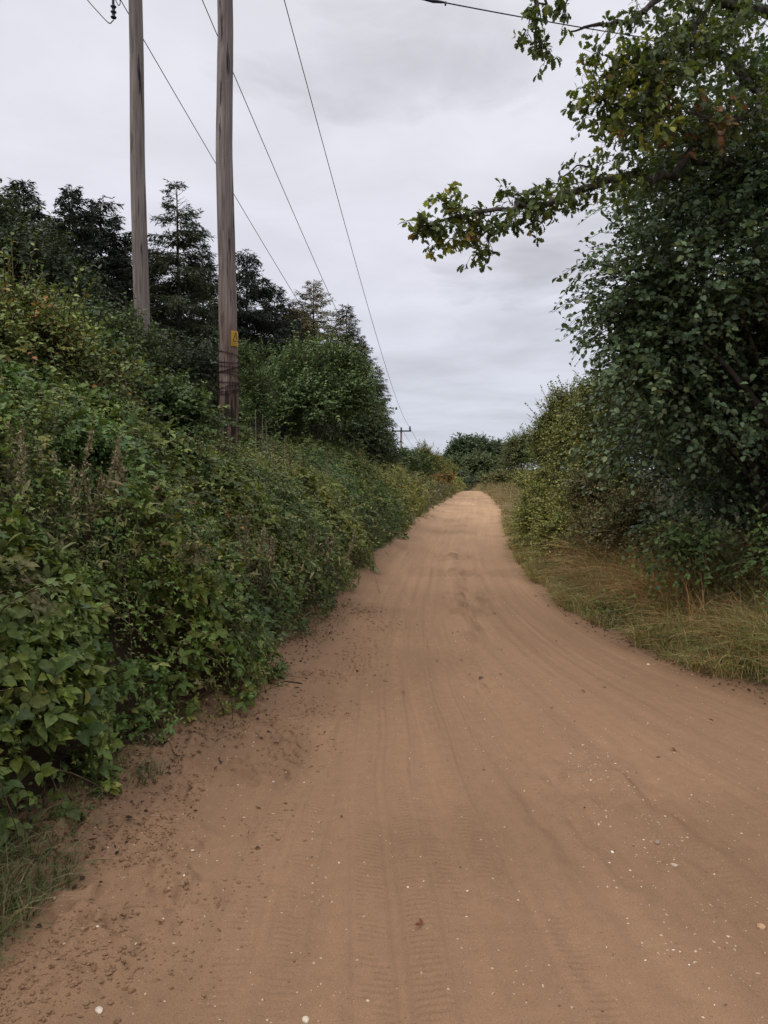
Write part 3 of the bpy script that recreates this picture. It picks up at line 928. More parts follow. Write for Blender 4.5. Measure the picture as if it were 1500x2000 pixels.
# ------------------------------------------------------------------ conifers and woodland on the left
def spruce(label, px_top, py_top, d, rmax, pal, seed, name='spruce_tree', cat='spruce tree', density=1.0, taper=.85, bare_top=0.0, group=None, hang=.75):
    rng = np.random.default_rng(seed)
    top = P(px_top, py_top, d)
    gz = float(ground_z(top[0], top[1]))
    H = top[2] - gz
    base = np.array([top[0], top[1], gz - .1])
    root = thing(name, label, cat, base, group)
    lean = rng.normal(size=2) * .012 * H
    def axis(z):
        f = z / H
        return np.array([lean[0] * (f - f * f), lean[1] * (f - f * f), z])
    V, T = tube_capped([axis(z) for z in np.linspace(0, H, 12)], np.linspace(.011 * H + .05, .012, 12), 8)
    bt, lf = [], []
    z = H - .15
    k = 0
    while z > .6:
        f = (H - z) / H
        Lm = rmax * min(1.0, (f * 1.7 + .03)) ** taper
        nb = 4 if f < .12 else 6
        a0 = rng.uniform(0, 6.28)
        for j in range(nb):
            if rng.random() < (.14 if f > .08 else .04): continue
            L = Lm * rng.uniform(.62, 1.15)
            if f < .03: L = max(L, .22)
            az = a0 + j * 2 * PI / nb + rng.normal() * .25
            dh = np.array([math.cos(az), math.sin(az), 0])
            el = math.radians(np.interp(f, [0, .08, .3, .7, 1], [45, 22, 0, -16, -22]) + rng.normal() * 7)
            n = 6
            t = np.linspace(0, 1, n)
            zz = rng.uniform(-.17, .17) * min(1, f * 6)
            pts = (axis(z + zz)[None] + dh[None] * (L * math.cos(el) * t)[:, None] +
                   np.array([0, 0, 1.0]) * (L * (math.sin(el) * t - .22 * f * t + .26 * f * t ** 2))[:, None])
            bt.append((pts, L))
            nt_ = max(5, int(2 * L / (.05 + .03 * max(0, 1 - f * 4)) * density))
            tt = rng.uniform(.08, 1.0, nt_)
            tw0 = np.stack([np.interp(tt, t, pts[:, q]) for q in range(3)], -1)
            sgn = np.where(rng.random(nt_) < .5, 1, -1)
            sd = np.array([-dh[1], dh[0], 0])
            tl = (.16 + .34 * min(1, L / 1.6) * (1 - .55 * tt)) * rng.uniform(.6, 1.3, nt_)
            tdn = hang * rng.uniform(.2, 1.4, nt_) * (.3 + f)
            td = nrm(sd[None] * sgn[:, None] * rng.uniform(.2, 1.0, nt_)[:, None] + dh[None] * rng.uniform(.3, .9, nt_)[:, None] - np.array([0, 0, 1.0]) * tdn[:, None])
            if bare_top and f < bare_top and rng.random() < .6:
                continue
            m = 6
            ts = np.linspace(.1, 1, m)
            pp = tw0[:, None] + td[:, None] * (tl[:, None] * ts[None])[..., None]
            pp = pp.reshape(-1, 3)
            dd = np.repeat(td, m, 0) + rng.normal(size=(nt_ * m, 3)) * .42
            lf.append((pp, dd))
        z -= rng.uniform(.17, .31) * (1.0 if f > .1 else .75) * (H / 13.0) ** .3
    bp = np.array([b_[0] for b_ in bt]); bl = np.array([b_[1] for b_ in bt])
    V2, T2 = tubes(bp, (.006 + .011 * bl)[:, None] * np.linspace(1, .3, 6)[None], 4)
    V, T = join([(V, T), (V2, T2)])
    mesh_obj('trunk', V, T, M_BARK, root)
    pp = np.concatenate([q[0] for q in lf]); dd = np.concatenate([q[1] for q in lf])
    K = len(pp)
    col = pick(pal, K, rng) * np.exp(rng.normal(size=K) * .18 + .2 * noise3(pp[:, 0] / .6, pp[:, 1] / .6, pp[:, 2] / .6, seed))[:, None]
    V, T, C = leaf_mesh('sprig', pp, dd, nrm(np.array([0, 0, .8]) + rng.normal(size=(K, 3)) * .6), .135 * rng.uniform(.6, 1.35, K), col, 1.0)
    mesh_obj('crown', V, T, M_NEEDLE, root, col=C)
    return root


def copy_tree(o, label, px_top, py_top, d, scale, rz, group=None):
    c = o.copy(); COL.objects.link(c)
    top = P(px_top, py_top, d)
    gz = float(ground_z(top[0], top[1]))
    c.location = (float(top[0]), float(top[1]), gz - .1)
    H0 = max(v.co.z for v in o.children[0].data.vertices)
    s = (float(top[2]) - gz + .1) / H0
    c.scale = (s * scale, s * scale, s); c.rotation_euler = (0, 0, rz)
    c['label'] = label
    if group: c['group'] = group
    for ch in list(o.children):
        k = ch.copy(); COL.objects.link(k); k.parent = c
    return c


GS = 'dark spruces along the left skyline'
s1 = spruce('loose topped spruce standing between the two wooden poles', 345, 348, 27, 2.5, PAL_SPRUCE_G, 301, bare_top=.10, group=GS, density=1.05)
s2 = spruce('very dark pointed spruce left of the grey pole', 140, 358, 25, 2.3, PAL_SPRUCE, 302, group=GS, density=1.5)
s3 = spruce('broad topped dark spruce just left of the grey pole', 196, 388, 27, 2.4, PAL_SPRUCE, 303, group=GS, density=1.45, taper=.6)
copy_tree(s2, 'tall dark spruce at the left edge of the photo', 45, 352, 26, 1.15, 1.1, GS)
copy_tree(s3, 'dark spruce partly cut off by the left edge', -25, 372, 26, 1.1, 2.4, GS)
s6 = spruce('dense dark spruce just right of the brown pole', 482, 494, 31, 2.9, PAL_SPRUCE, 306, group=GS, density=1.4, taper=.7)
s7 = spruce('pale brownish larch rising behind the sallow bush', 612, 545, 36, 3.1, PAL_LARCH, 307, name='larch_tree', cat='larch tree', density=.62, hang=.45)
s8 = spruce('dark ragged spruce right of the pale larch', 676, 592, 38, 2.1, PAL_SPRUCE_G, 308, group=GS, density=.75, taper=.75)
copy_tree(s6, 'shorter spruce between the brown pole and the pale larch', 535, 560, 36, 1.0, 2.0, GS)
copy_tree(s8, 'small ragged spruce at the right end of the skyline row', 738, 712, 52, .75, 3.0, GS)
copy_tree(s8, 'spruce hidden behind the right shoulder of the sallow bush', 706, 652, 46, .8, 1.4, GS)
copy_tree(s3, 'spruce filling the gap behind the grey pole', 262, 470, 33, 1.15, .7, GS)
copy_tree(s6, 'spruce behind the gap between the poles', 395, 500, 37, 1.2, 4.0, GS)
copy_tree(s2, 'spruce deep in the wood at the left', 95, 430, 34, 1.3, 5.0, GS)
copy_tree(s6, 'dark spruce behind the pale larch', 580, 600, 46, 1.3, .3, GS)

bush('broadleaf_tree', 'dark broad-leaved tree at the left edge before the spruces', 'tree',
     [B(40, 540, 13, 120, 110), B(-40, 480, 13.5, 120, 110), B(130, 600, 13, 90, 80), B(60, 650, 12, 140, 80)],
     1900, .5, 'mid', .085, 11, PAL_DARK, 215, shoots=40, stems=18, trunk_r=.08, shell=.35, amp=.24, bright=1.2, stem_name='trunk', leaf_name='crown')
bush('undergrowth_bush', 'dark undergrowth below the spruces between the poles', 'bush',
     [B(350, 720, 19, 90, 70), B(420, 730, 20, 70, 60), B(260, 690, 18, 80, 80)],
     1000, .5, 'mid', .10, 10, PAL_DARK, 216, shoots=30, stems=12, trunk_r=.03, shell=.4, bright=.9)
bush('undergrowth_bush', 'shaded green bush behind the left rose bush', 'bush',
     [B(150, 680, 11, 140, 90), B(240, 700, 12, 90, 80)],
     1000, .45, 'oval', .065, 10, PAL_SHRUB, 217, shoots=30, stems=12, trunk_r=.03, shell=.4, bright=.8)

# ------------------------------------------------------------------ right side: dark tree, oak, shrubs
bush('broadleaf_tree', 'big dark oval-leaved tree overhanging the right verge', 'tree',
     [(4.15, 7.9, 2.5, 2.15, 1.9, 1.75), (4.2, 8.0, 4.2, 2.1, 1.8, 1.7), (2.95, 7.6, 3.35, 1.05, 1.1, .95), (2.75, 7.6, 2.7, .85, .8, .8), (3.5, 7.7, 4.3, 1.2, 1.1, .9), (2.6, 7.7, 3.3, .75, .8, .75), (3.15, 8.0, 2.2, 1.05, 1.1, 1.0), (5.3, 7.6, 3.4, 2.0, 1.8, 2.2), (4.3, 8.7, 1.25, 1.9, .7, .85)],
     15500, .36, 'oval', .064, 10, PAL_APPLE, 401, base=(4.6, 8.2, .3), shoots=60, shoot_len=.5, stems=34, trunk_r=.07, upright=.2, droop=.5, shell=.40, wid=1.25, clump=.62, bright=1.45,
     amp=.30, mat=M_WAXY, stem_mat=M_BARK, stem_name='trunk', leaf_name='crown', spread=1.0)
bush('hedge_bush', 'shaded bush under the dark tree with a leafy spray over the grass', 'bush',
     [(3.55, 6.9, .85, .55, .45, .38), (4.1, 7.0, 1.1, .7, .5, .5), (2.95, 7.5, .9, .5, .5, .35), (4.8, 6.9, 1.1, .8, .6, .7)],
     900, .36, 'bramble', .06, 9, PAL_SHRUB, 402, shoots=20, stems=26, trunk_r=.010, upright=.1, droop=.7, shell=.45, stem_mat=M_CANE, bright=.85)
bush('hedge_tree', 'dark hedge tree filling in behind the big dark tree', 'tree',
     [(5.5, 11.5, 3.0, 2.3, 1.6, 2.6), (7.6, 10.5, 3.4, 2.2, 1.8, 3.0), (5.0, 13.5, 2.2, 1.5, 1.5, 1.8), (5.0, 10.2, 1.5, 1.4, .9, 1.4), (6.8, 9.2, 1.6, 1.6, .9, 1.5), (4.6, 11.5, 1.6, 1.2, 1, 1.5)],
     4600, .5, 'mid', .10, 11, PAL_DARK, 403, stems=22, trunk_r=.07, shell=.5, bright=.95, stem_name='trunk', leaf_name='crown')
bush('hazel_bush', 'tall light green bush with wispy shoots beyond the dark tree', 'bush',
     [B(1170, 850, 14.5, 60, 105), B(1210, 830, 14.8, 65, 100), B(1130, 880, 15.5, 60, 90), B(1175, 950, 13.0, 80, 80)],
     3900, .42, 'mid', .062, 11, PAL_BIRCH, 404, shoots=170, shoot_len=.75, stems=22, trunk_r=.02, upright=.8, droop=.3, shell=.36, amp=.2)
bush('birch_tree', 'yellowish young birch beyond the light green bush', 'birch tree',
     [B(1095, 850, 21, 46, 75), B(1075, 880, 21.5, 38, 65), B(1125, 840, 21, 44, 72)],
     3200, .5, 'mid', .075, 11, PAL_BIRCH, 405, shoots=150, shoot_len=.9, stems=14, trunk_r=.03, upright=.9, shell=.38, amp=.22, bright=.95, stem_name='trunk', leaf_name='crown')
bush('birch_tree', 'grey green birch with a feathery crown farther along the right', 'birch tree',
     [B(1015, 893, 42, 32, 45), B(1032, 890, 42, 26, 42), B(1000, 905, 43, 22, 34)],
     1500, .8, 'slim', .15, 12, PAL_BIRCHG, 406, shoots=110, shoot_len=1.1, stems=10, trunk_r=.05, upright=.9, shell=.42, amp=.25, stem_name='trunk', leaf_name='crown')
bush('scrub_bush', 'low yellow green scrub along the right edge of the track', 'scrub bush',
     [B(1055, 1030, 14.5, 60, 62), B(1105, 1060, 12.0, 70, 62), B(1046, 992, 18, 36, 45), B(1140, 1010, 13, 70, 60)],
     3600, .3, 'mid', .048, 11, PAL_SCRUB, 407, bright=1.15, shoots=120, shoot_len=.4, stems=24, trunk_r=.008, upright=.7, droop=.4, shell=.4, stem_mat=M_CANE)
bush('scrub_bush', 'dark thorny scrub between the verge grass and the dark tree', 'scrub bush',
     [B(1170, 1060, 10.5, 75, 70), B(1230, 1030, 9.8, 75, 80), B(1150, 970, 11.5, 55, 60)],
     1500, .3, 'mid', .046, 10, PAL_OLIVE, 408, shoots=70, shoot_len=.4, stems=28, trunk_r=.008, upright=.4, droop=.5, shell=.45, stem_mat=M_CANE, bright=.85)
bush('scrub_bush', 'olive bramble mound beside the pale grass on the right', 'scrub bush',
     [B(1050, 945, 29, 36, 26), B(1020, 936, 37, 26, 16), B(1078, 950, 24, 38, 40)],
     1400, .4, 'mid', .085, 10, PAL_SCRUB, 409, shoots=50, shoot_len=.5, stems=10, trunk_r=.01, upright=.6, shell=.4)
bush('scrub_bush', 'low dull scrub at the right side of the vanishing track', 'scrub bush',
     [B(962, 940, 55, 24, 12), B(985, 935, 50, 24, 15)],
     700, .6, 'mid', .15, 9, PAL_OLIVE, 410, stems=8, trunk_r=.02, upright=.6, shell=.4)

GF = 'trees where the track ends'
bush('oak_tree', 'dark rounded oak on the skyline at the end of the track', 'oak tree',
     [B(905, 890, 112, 30, 38), B(935, 885, 114, 30, 32), B(880, 905, 112, 18, 25)],
     2300, 1.5, 'mid', .36, 10, PAL_FAR, 411, stems=10, trunk_r=.25, shell=.4, amp=.2, twigs=False, stem_name='trunk', leaf_name='crown', group=GF)
bush('broadleaf_tree', 'lighter tree in front of the dark far oak', 'tree',
     [B(930, 912, 98, 28, 26), B(955, 915, 98, 22, 24)],
     1300, 1.3, 'mid', .32, 10, PAL_FARL, 412, stems=8, trunk_r=.2, shell=.4, amp=.2, twigs=False, stem_name='trunk', leaf_name='crown', group=GF)
bush('broadleaf_tree', 'dark tree top just left of the far birch', 'tree',
     [B(970, 893, 118, 26, 30), B(1000, 895, 120, 26, 30)],
     1400, 1.5, 'mid', .36, 10, PAL_FAR, 413, stems=8, trunk_r=.25, shell=.4, amp=.24, twigs=False, stem_name='trunk', leaf_name='crown', group=GF)
bush('poplar_tree', 'small pointed grey green tree left of the far oak', 'tree',
     [B(892, 918, 80, 13, 26), B(884, 932, 78, 14, 14)],
     620, 1.0, 'mid', .25, 10, PAL_FARL, 414, stems=6, trunk_r=.12, shell=.4, amp=.15, twigs=False, stem_name='trunk', leaf_name='crown', group=GF, bright=.85)
bush('broadleaf_tree', 'tree on the far left of the gap behind the hedge tops', 'tree',
     [B(862, 915, 122, 22, 22), B(840, 915, 122, 22, 20), B(815, 905, 120, 24, 24)],
     1300, 1.5, 'mid', .36, 10, PAL_FAR, 415, stems=8, trunk_r=.22, shell=.4, amp=.22, twigs=False, stem_name='trunk', leaf_name='crown', group=GF)
bush('scrub_bush', 'small dark bush at the very bend of the track', 'scrub bush',
     [B(905, 946, 84, 22, 10), B(935, 944, 84, 22, 12), B(965, 938, 82, 22, 14)],
     700, .8, 'mid', .22, 9, PAL_FAR, 416, stems=8, trunk_r=.05, shell=.4, twigs=False, bright=.8)
# distant hedge trees on the right that close the horizon behind the tall bush
bush('hedge_tree', 'green hedge trees behind the young birch on the right', 'tree',
     [B(1110, 880, 34, 60, 70), B(1180, 860, 32, 70, 80), B(1070, 900, 38, 40, 50)],
     1500, .8, 'mid', .16, 10, PAL_SHRUB, 417, stems=12, trunk_r=.06, shell=.45, twigs=False, stem_name='trunk', leaf_name='crown')


# ---- oak on the right
def oak():
    rng = np.random.default_rng(501)
    base = np.array([6.1, 8.2, float(ground_z(6.1, 8.2)) - .1])
    root = thing('oak_tree', 'spreading oak reaching over the track from the upper right, some leaves turning', 'oak tree', base)
    limbs = []
    def limb(pts, r0, r1, n=26):
        p = spline(pts, n)
        p[1:-1] += rng.normal(size=(n - 2, 3)) * .02
        limbs.append((p, np.linspace(r0, r1, n)))
        return p
    trunk = limb([base, (6.0, 8.1, 2.2), (5.8, 7.9, 4.2), (5.6, 7.7, 6.5), (5.7, 7.8, 9.0)], .26, .08)
    b1 = limb([(5.95, 8.05, 3.6), P(1420, 325, 7.2), P(1300, 345, 6.9), P(1180, 350, 6.5), P(1090, 385, 6.3), P(1010, 405, 6.15), P(900, 420, 6.0), P(830, 437, 5.95), P(798, 436, 5.9)], .045, .004, 40)
    b2 = limb([(5.75, 7.85, 5.0), P(1440, 130, 7.0), P(1385, 75, 6.8), P(1290, 110, 6.6), P(1220, 150, 6.5)], .05, .008)
    b3 = limb([(5.7, 7.8, 5.8), P(1420, 10, 6.8), P(1330, -20, 6.6), P(1240, 30, 6.4), P(1160, 55, 6.3), P(1112, 62, 6.2)], .045, .006)
    b4 = limb([P(1330, -20, 6.6), P(1230, -60, 6.2), P(1130, -40, 6.0), P(1060, 5, 5.9), P(1050, 60, 5.9), P(1062, 128, 5.9)], .02, .003)
    b5 = limb([P(1130, -40, 6.0), P(1060, -20, 5.9), P(1042, 30, 5.9), P(1012, 90, 5.9)], .008, .003)
    b6 = limb([P(1420, 325, 7.2), P(1330, 250, 7.0), P(1230, 210, 6.8), P(1170, 200, 6.7)], .03, .006)
    b7 = limb([P(1440, 130, 7.0), P(1480, 200, 6.6), P(1420, 240, 6.4), P(1340, 220, 6.3)], .03, .006)
    b8 = limb([(5.7, 7.8, 6.4), P(1520, 30, 7.4), P(1460, -30, 7.0), P(1380, 20, 6.7)], .03, .006)
    b9 = limb([P(1090, 385, 6.3), P(1020, 425, 6.2), P(960, 460, 6.1), P(935, 490, 6.1)], .010, .003)
    b10 = limb([P(900, 420, 6.0), P(870, 395, 6.0), P(868, 380, 6.0)], .006, .003)
    b11 = limb([P(960, 410, 6.05), P(890, 465, 6.0), P(835, 487, 6.0)], .007, .003)
    b12 = limb([P(1180, 350, 6.5), P(1130, 330, 6.4), P(1060, 375, 6.3), P(985, 385, 6.2)], .009, .003)
    b15 = limb([P(1130, -40, 6.0), P(1112, 0, 6.0), P(1100, 22, 6.0), P(1104, 42, 6.0)], .006, .003)
    b16 = limb([P(1050, 60, 5.9), P(1050, 85, 5.9), P(1078, 100, 5.9)], .004, .002)
    b13 = limb([P(1290, 110, 6.6), P(1220, 130, 6.6), P(1160, 160, 6.6)], .012, .004)
    b14 = limb([P(1380, 20, 6.7), P(1330, 100, 6.4), P(1280, 180, 6.3), P(1240, 260, 6.3)], .02, .004)
    V, T = join([tube(p, r, 8) for p, r in limbs])
    mesh_obj('trunk', V, T, M_BARK, root, origin=base)
    # spurs with rosettes of lobed leaves: (path, n spurs, radius, from, to, palette)
    plan = [(b1, 100, .15, .30, .90, PAL_OAK), (b1, 8, .07, .88, 1.0, PAL_OAK_Y), (b1, 70, .30, .12, .58, PAL_OAK), (b9, 36, .15, .1, 1, PAL_OAK), (b10, 12, .12, .1, 1, PAL_OAK_Y), (b11, 20, .10, .15, .95, PAL_OAK_Y),
            (b12, 26, .12, .1, 1, PAL_OAK), (b2, 60, .36, .25, 1, PAL_OAK_Y), (b2, 70, .4, .25, 1, PAL_OAK), (b3, 48, .22, .30, .75, PAL_OAK), (b4, 15, .08, .35, 1, PAL_OAK), (b5, 9, .07, .55, 1, PAL_OAK), (b15, 8, .07, .4, 1, PAL_OAK), (b16, 9, .06, .4, 1, PAL_OAK),
            (b6, 150, .36, .15, 1, PAL_OAK), (b7, 80, .32, .1, .6, PAL_OAK), (b7, 26, .24, .55, 1, PAL_OAK_R), (b7, 30, .24, .55, 1, PAL_OAK), (b8, 110, .42, .1, 1, PAL_OAK), (b8, 40, .42, .3, 1, PAL_OAK_Y), (b13, 70, .26, .1, 1, PAL_OAK_Y),
            (b14, 120, .36, .1, .65, PAL_OAK), (b14, 40, .34, .55, 1, PAL_OAK_Y), (b14, 50, .34, .55, 1, PAL_OAK), (b2, 100, .5, .0, .6, PAL_OAK)]
    tw, parts = [], []
    for (path, n, R, t0, t1, pal) in plan:
        t = rng.uniform(t0, t1, n) * (len(path) - 1)
        i = np.minimum(t.astype(int), len(path) - 2); f = (t - i)[:, None]
        s = path[i] * (1 - f) + path[i + 1] * f
        tan = nrm(path[i + 1] - path[i])
        d = nrm(rand_dir(n, rng) + tan * .5 + np.array([0, 0, -.15]))
        L = R * rng.uniform(.35, 1.15, n)
        e = s + d * L[:, None]
        m = (s + e) / 2 + rng.normal(size=(n, 3)) * .02
        tw.append(np.stack([s, m, e], 1))
        k = 6
        ti = np.repeat(np.arange(n), k)
        K = n * k
        ft = np.where(rng.random(K) < .6, 1.0, rng.uniform(.4, 1, K))[:, None]
        pos = s[ti] * (1 - ft) + e[ti] * ft + rng.normal(size=(K, 3)) * .012
        ld = nrm(d[ti] * .5 + rand_dir(K, rng) * .9 + np.array([0, 0, -.30]))
        nm = nrm(np.array([0, 0, .8]) + rng.normal(size=(K, 3)) * .55)
        pc = pick(pal, n, rng)
        c = np.where((rng.random(K) < .7)[:, None], pc[ti], pick(pal, K, rng)) * np.exp(rng.normal(size=K) * .2)[:, None]
        parts.append(leaf_mesh('oak', pos, ld, nm, .072 * rng.uniform(.6, 1.25, K), c))
    tw = np.concatenate(tw)
    V, T = tubes(tw, np.array([.003, .0024, .0015])[None].repeat(len(tw), 0), 3)
    mesh_obj('twig', V, T, M_TWIG, root, origin=base)
    V, T, C = join(parts)
    mesh_obj('crown', V, T, M_OAK, root, col=C, origin=base)


oak()


# ------------------------------------------------------------------ power line
def pole_axis(pb, pt, z0, z1):
    f = lambda z: pb + (pt - pb) * (z - pb[2]) / (pt[2] - pb[2])
    return f(z0), f(z1)


def pole_mesh(a, b, r0, r1, seed, k=28, n=40):
    rng = np.random.default_rng(seed)
    t = np.linspace(0, 1, n)
    p = a[None] + (b - a)[None] * t[:, None]
    p[:, :2] += np.stack([np.interp(t, np.linspace(0, 1, 6), rng.normal(size=6) * .012) for _ in range(2)], -1)
    r = np.linspace(r0, r1, n) * (1 + rng.normal(size=n) * .006)
    return tube_capped(p, r, k)


def shed_stack(a, b, r, n, core=.35):
    """insulator: core with n wider sheds"""
    a, b = np.asarray(a, float), np.asarray(b, float)
    pts, rad = [], []
    for i in range(n):
        for f, q in ((.12, core), (.40, core), (.46, 1.0), (.58, .92), (.74, core * 1.2)):
            pts.append(a + (b - a) * (i + f) / n); rad.append(r * q)
    return tube_capped(pts, rad, 14)


LP_b, LP_t = P(277.5, 680, 13.9), P(263.5, 0, 13.9)
RP_b, RP_t = P(448, 800, 13.1), P(437, 0, 13.1)
ARM_Z = 10.35
wl_r, wt_r = .290 / 2, .232 / 2
# left, greyer pole
a0 = float(ground_z(LP_b[0], LP_b[1]))
pa, pb = pole_axis(LP_b, LP_t, a0 - .3, 10.9)
lp = thing('utility_pole', 'grey weathered wooden pole, the left of the two power poles', 'utility pole', (pa[0], pa[1], a0))
org = (pa[0], pa[1], a0)
V, T = pole_mesh(pa, pb, .152, .113, 1)
mesh_obj('pole', V, T, M_POLE_L, lp, origin=org)
V, T = join([box((pb[0] + .95, 13.27, ARM_Z), (4.3, .10, .14), -.38)])
mesh_obj('crossarm', V, T, M_POLE_L, lp, origin=org, flat=True)
# hanging arrester with its jumper
ia, ib = P(222, -30, 13.6), P(222, 39, 13.6)
V, T = shed_stack(P(221.5, 8, 13.6), ib, .052, 3, .5)
V2, T2 = tube([P(221, -75, 13.6), P(221, 10, 13.6)], .024, 8)
V, T = join([(V, T), (V2, T2)])
mesh_obj('insulator', V, T, M_PORC, lp, origin=org)
V, T = tube(spline([ib, P(219, 42, 13.6), P(215, 45.5, 13.6), P(209, 42, 13.6), P(192, 24, 13.65), P(171, 0, 13.7), P(150, -30, 13.75)], 30), .009, 6)
V2, T2 = tube(spline([P(224, -6, 13.6), P(228, 5, 13.6), P(232, 11, 13.6), P(235, 4, 13.62), P(231, -8, 13.62)], 16), .008, 6)
V, T = join([(V, T), (V2, T2)])
mesh_obj('jumper_wire', V, T, M_PORC, lp, origin=org)

# right, browner pole
a1 = float(ground_z(RP_b[0], RP_b[1]))
pa, pb = pole_axis(RP_b, RP_t, a1 - .3, 10.9)
rp = thing('utility_pole', 'reddish brown wooden pole bound with barbed wire, right of the grey pole', 'utility pole', (pa[0], pa[1], a1))
org = (pa[0], pa[1], a1)
V, T = pole_mesh(pa, pb, .166, .118, 2)
mesh_obj('pole', V, T, M_POLE_R, rp, origin=org)


def rp_at(z):
    f = RP_b + (RP_t - RP_b) * (z - RP_b[2]) / (RP_t[2] - RP_b[2])
    return f, .166 + (.118 - .166) * (z - (a1 - .3)) / (10.9 - (a1 - .3))


rng = np.random.default_rng(77)
parts = []
for py in (692, 708, 716, 722, 729, 733, 747, 757, 762, 766):
    zc = P(447, py, 13.1)[2]
    c, r = rp_at(zc)
    th = np.linspace(0, 2 * PI, 33)
    tilt, ph = rng.uniform(.01, .05), rng.uniform(0, 6.28)
    rr = r + .006 + .004 * np.abs(np.sin(3 * th + ph))
    pts = np.stack([c[0] + rr * np.cos(th), c[1] + rr * np.sin(th), zc + tilt * np.cos(th - ph)], -1)
    parts.append(tube(pts, .0058, 5))
    for q in range(0, 32, 3):
        o_ = pts[q]; dr_ = nrm(o_ - c)
        parts.append(tube([o_ - dr_ * .004 + [0, 0, -.022], o_ + dr_ * .02 + [0, 0, .022]], .003, 3))
        parts.append(tube([o_ - dr_ * .004 + [0, 0, .02], o_ + dr_ * .02 + [0, 0, -.02]], .003, 3))
V, T = join(parts)
mesh_obj('barbed_wire', V, T, M_RUST, rp, origin=org)

# warning plate curved round the pole
def on_pole(ang, z, off):
    c, r = rp_at(z)
    a = ang - PI / 2
    return np.array([c[0] + (r + off) * math.cos(a), c[1] + (r + off) * math.sin(a), z])


z_hi, z_lo = P(455, 648, 13.1)[2], P(455, 678, 13.1)[2]
A0, A1 = math.radians(28), math.radians(96)


def plate(u0, u1, v0, v1, off, nu=14):
    """strip on the pole, u across 0..1, v up 0..1"""
    V = []
    for o_ in (off, off - .004):
        for v in (v0, v1):
            for i in range(nu + 1):
                u = u0 + (u1 - u0) * i / nu
                V.append(on_pole(A0 + (A1 - A0) * u, z_lo + (z_hi - z_lo) * v, o_))
    m = nu + 1
    T = []
    for i in range(nu):
        T += [(i, i + 1, m + i + 1), (i, m + i + 1, m + i)]
        T += [(2 * m + i, 3 * m + i + 1, 2 * m + i + 1), (2 * m + i, 3 * m + i, 3 * m + i + 1)]
        T += [(m + i, m + i + 1, 3 * m + i + 1), (m + i, 3 * m + i + 1, 3 * m + i)]
        T += [(i, 2 * m + i + 1, i + 1), (i, 2 * m + i, 2 * m + i + 1)]
    T += [(0, m, 3 * m), (0, 3 * m, 2 * m), (nu, 3 * m + nu, m + nu), (nu, 2 * m + nu, 3 * m + nu)]
    return np.array(V), np.array(T)


def stroke(p, q, w, off):
    p, q = np.array(p, float), np.array(q, float)
    asp = (A1 - A0) * .16 / (z_hi - z_lo)
    d = (q - p) * np.array([asp, 1]); d /= np.linalg.norm(d)
    nrmv = np.array([-d[1] / asp, d[0]]) * w
    V, T, n = [], [], 10
    for i in range(n + 1):
        c = p + (q - p) * i / n
        for s in (-1, 1):
            u, v = c + nrmv * s
            V.append(on_pole(A0 + (A1 - A0) * u, z_lo + (z_hi - z_lo) * v, off))
    for i in range(n):
        T += [(2 * i, 2 * i + 2, 2 * i + 3), (2 * i, 2 * i + 3, 2 * i + 1)]
    return np.array(V), np.array(T)


c_, r_ = rp_at((z_hi + z_lo) / 2)
so = on_pole((A0 + A1) / 2, (z_hi + z_lo) / 2, .0)
sg = thing('warning_sign', 'small yellow danger plate with black triangle fixed to the brown pole', 'warning sign', so)
V, T = plate(0, 1, 0, 1, .010)
mesh_obj('plate', V, T, M_YELLOW, sg, origin=so, flat=True)
tri = [((.14, .32), (.5, .90)), ((.5, .90), (.86, .32)), ((.86, .32), (.14, .32))]
parts = [stroke(p_, q_, .022, .0125) for p_, q_ in tri]
bolt = [((.54, .74), (.46, .58)), ((.46, .58), (.55, .58)), ((.55, .58), (.47, .42))]
parts += [stroke(p_, q_, .018, .0127) for p_, q_ in bolt]
V, T = join(parts)
mesh_obj('danger_triangle', V, T, M_BLACK, sg, origin=so)
parts = [stroke((.10, .20), (.90, .20), .010, .0125), stroke((.10, .07), (.90, .07), .010, .0125), stroke((.11, .20), (.11, .07), .010, .0126), stroke((.89, .20), (.89, .07), .010, .0126)]
V, T = join(parts)
mesh_obj('caption_frame', V, T, M_BLACK, sg, origin=so)

# the three conductors and the far pole
def wire(A, Bp, sag, n=60, over=0.0):
    t = np.linspace(0, 1, n)
    p = A[None] + (Bp - A)[None] * t[:, None]
    p[:, 2] -= sag * 4 * t * (1 - t)
    return p


DF = 95.0
ends = [(767, 836), (783.5, 836), (800.5, 834)]
starts = [(231, -8), (393, -5), (553, -8)]
wl = ['leftmost power line wire, passing behind both wooden poles', 'middle power line wire, passing behind the brown pole only', 'rightmost power line wire, clear of the poles against the sky']
for (s_, e_, lb, sag) in zip(starts, ends, wl, (1.3, 1.25, 1.3)):
    A, Bp = P(s_[0], s_[1], 13.75), P(e_[0], e_[1], DF)
    p = wire(A, Bp, sag)
    ext = wire(Bp, Bp + np.array([6.0, 60, -2.0]), .8, 20)[1:]
    p = np.concatenate([p, ext])
    dist = np.linalg.norm(p - np.array([0, 0, 1.65]), axis=1)
    V, T = tube(p, .0068 + .00010 * dist, 5)
    tag(mesh_obj('power_line', V, T, M_WIRE, origin=A), lb, 'power line')

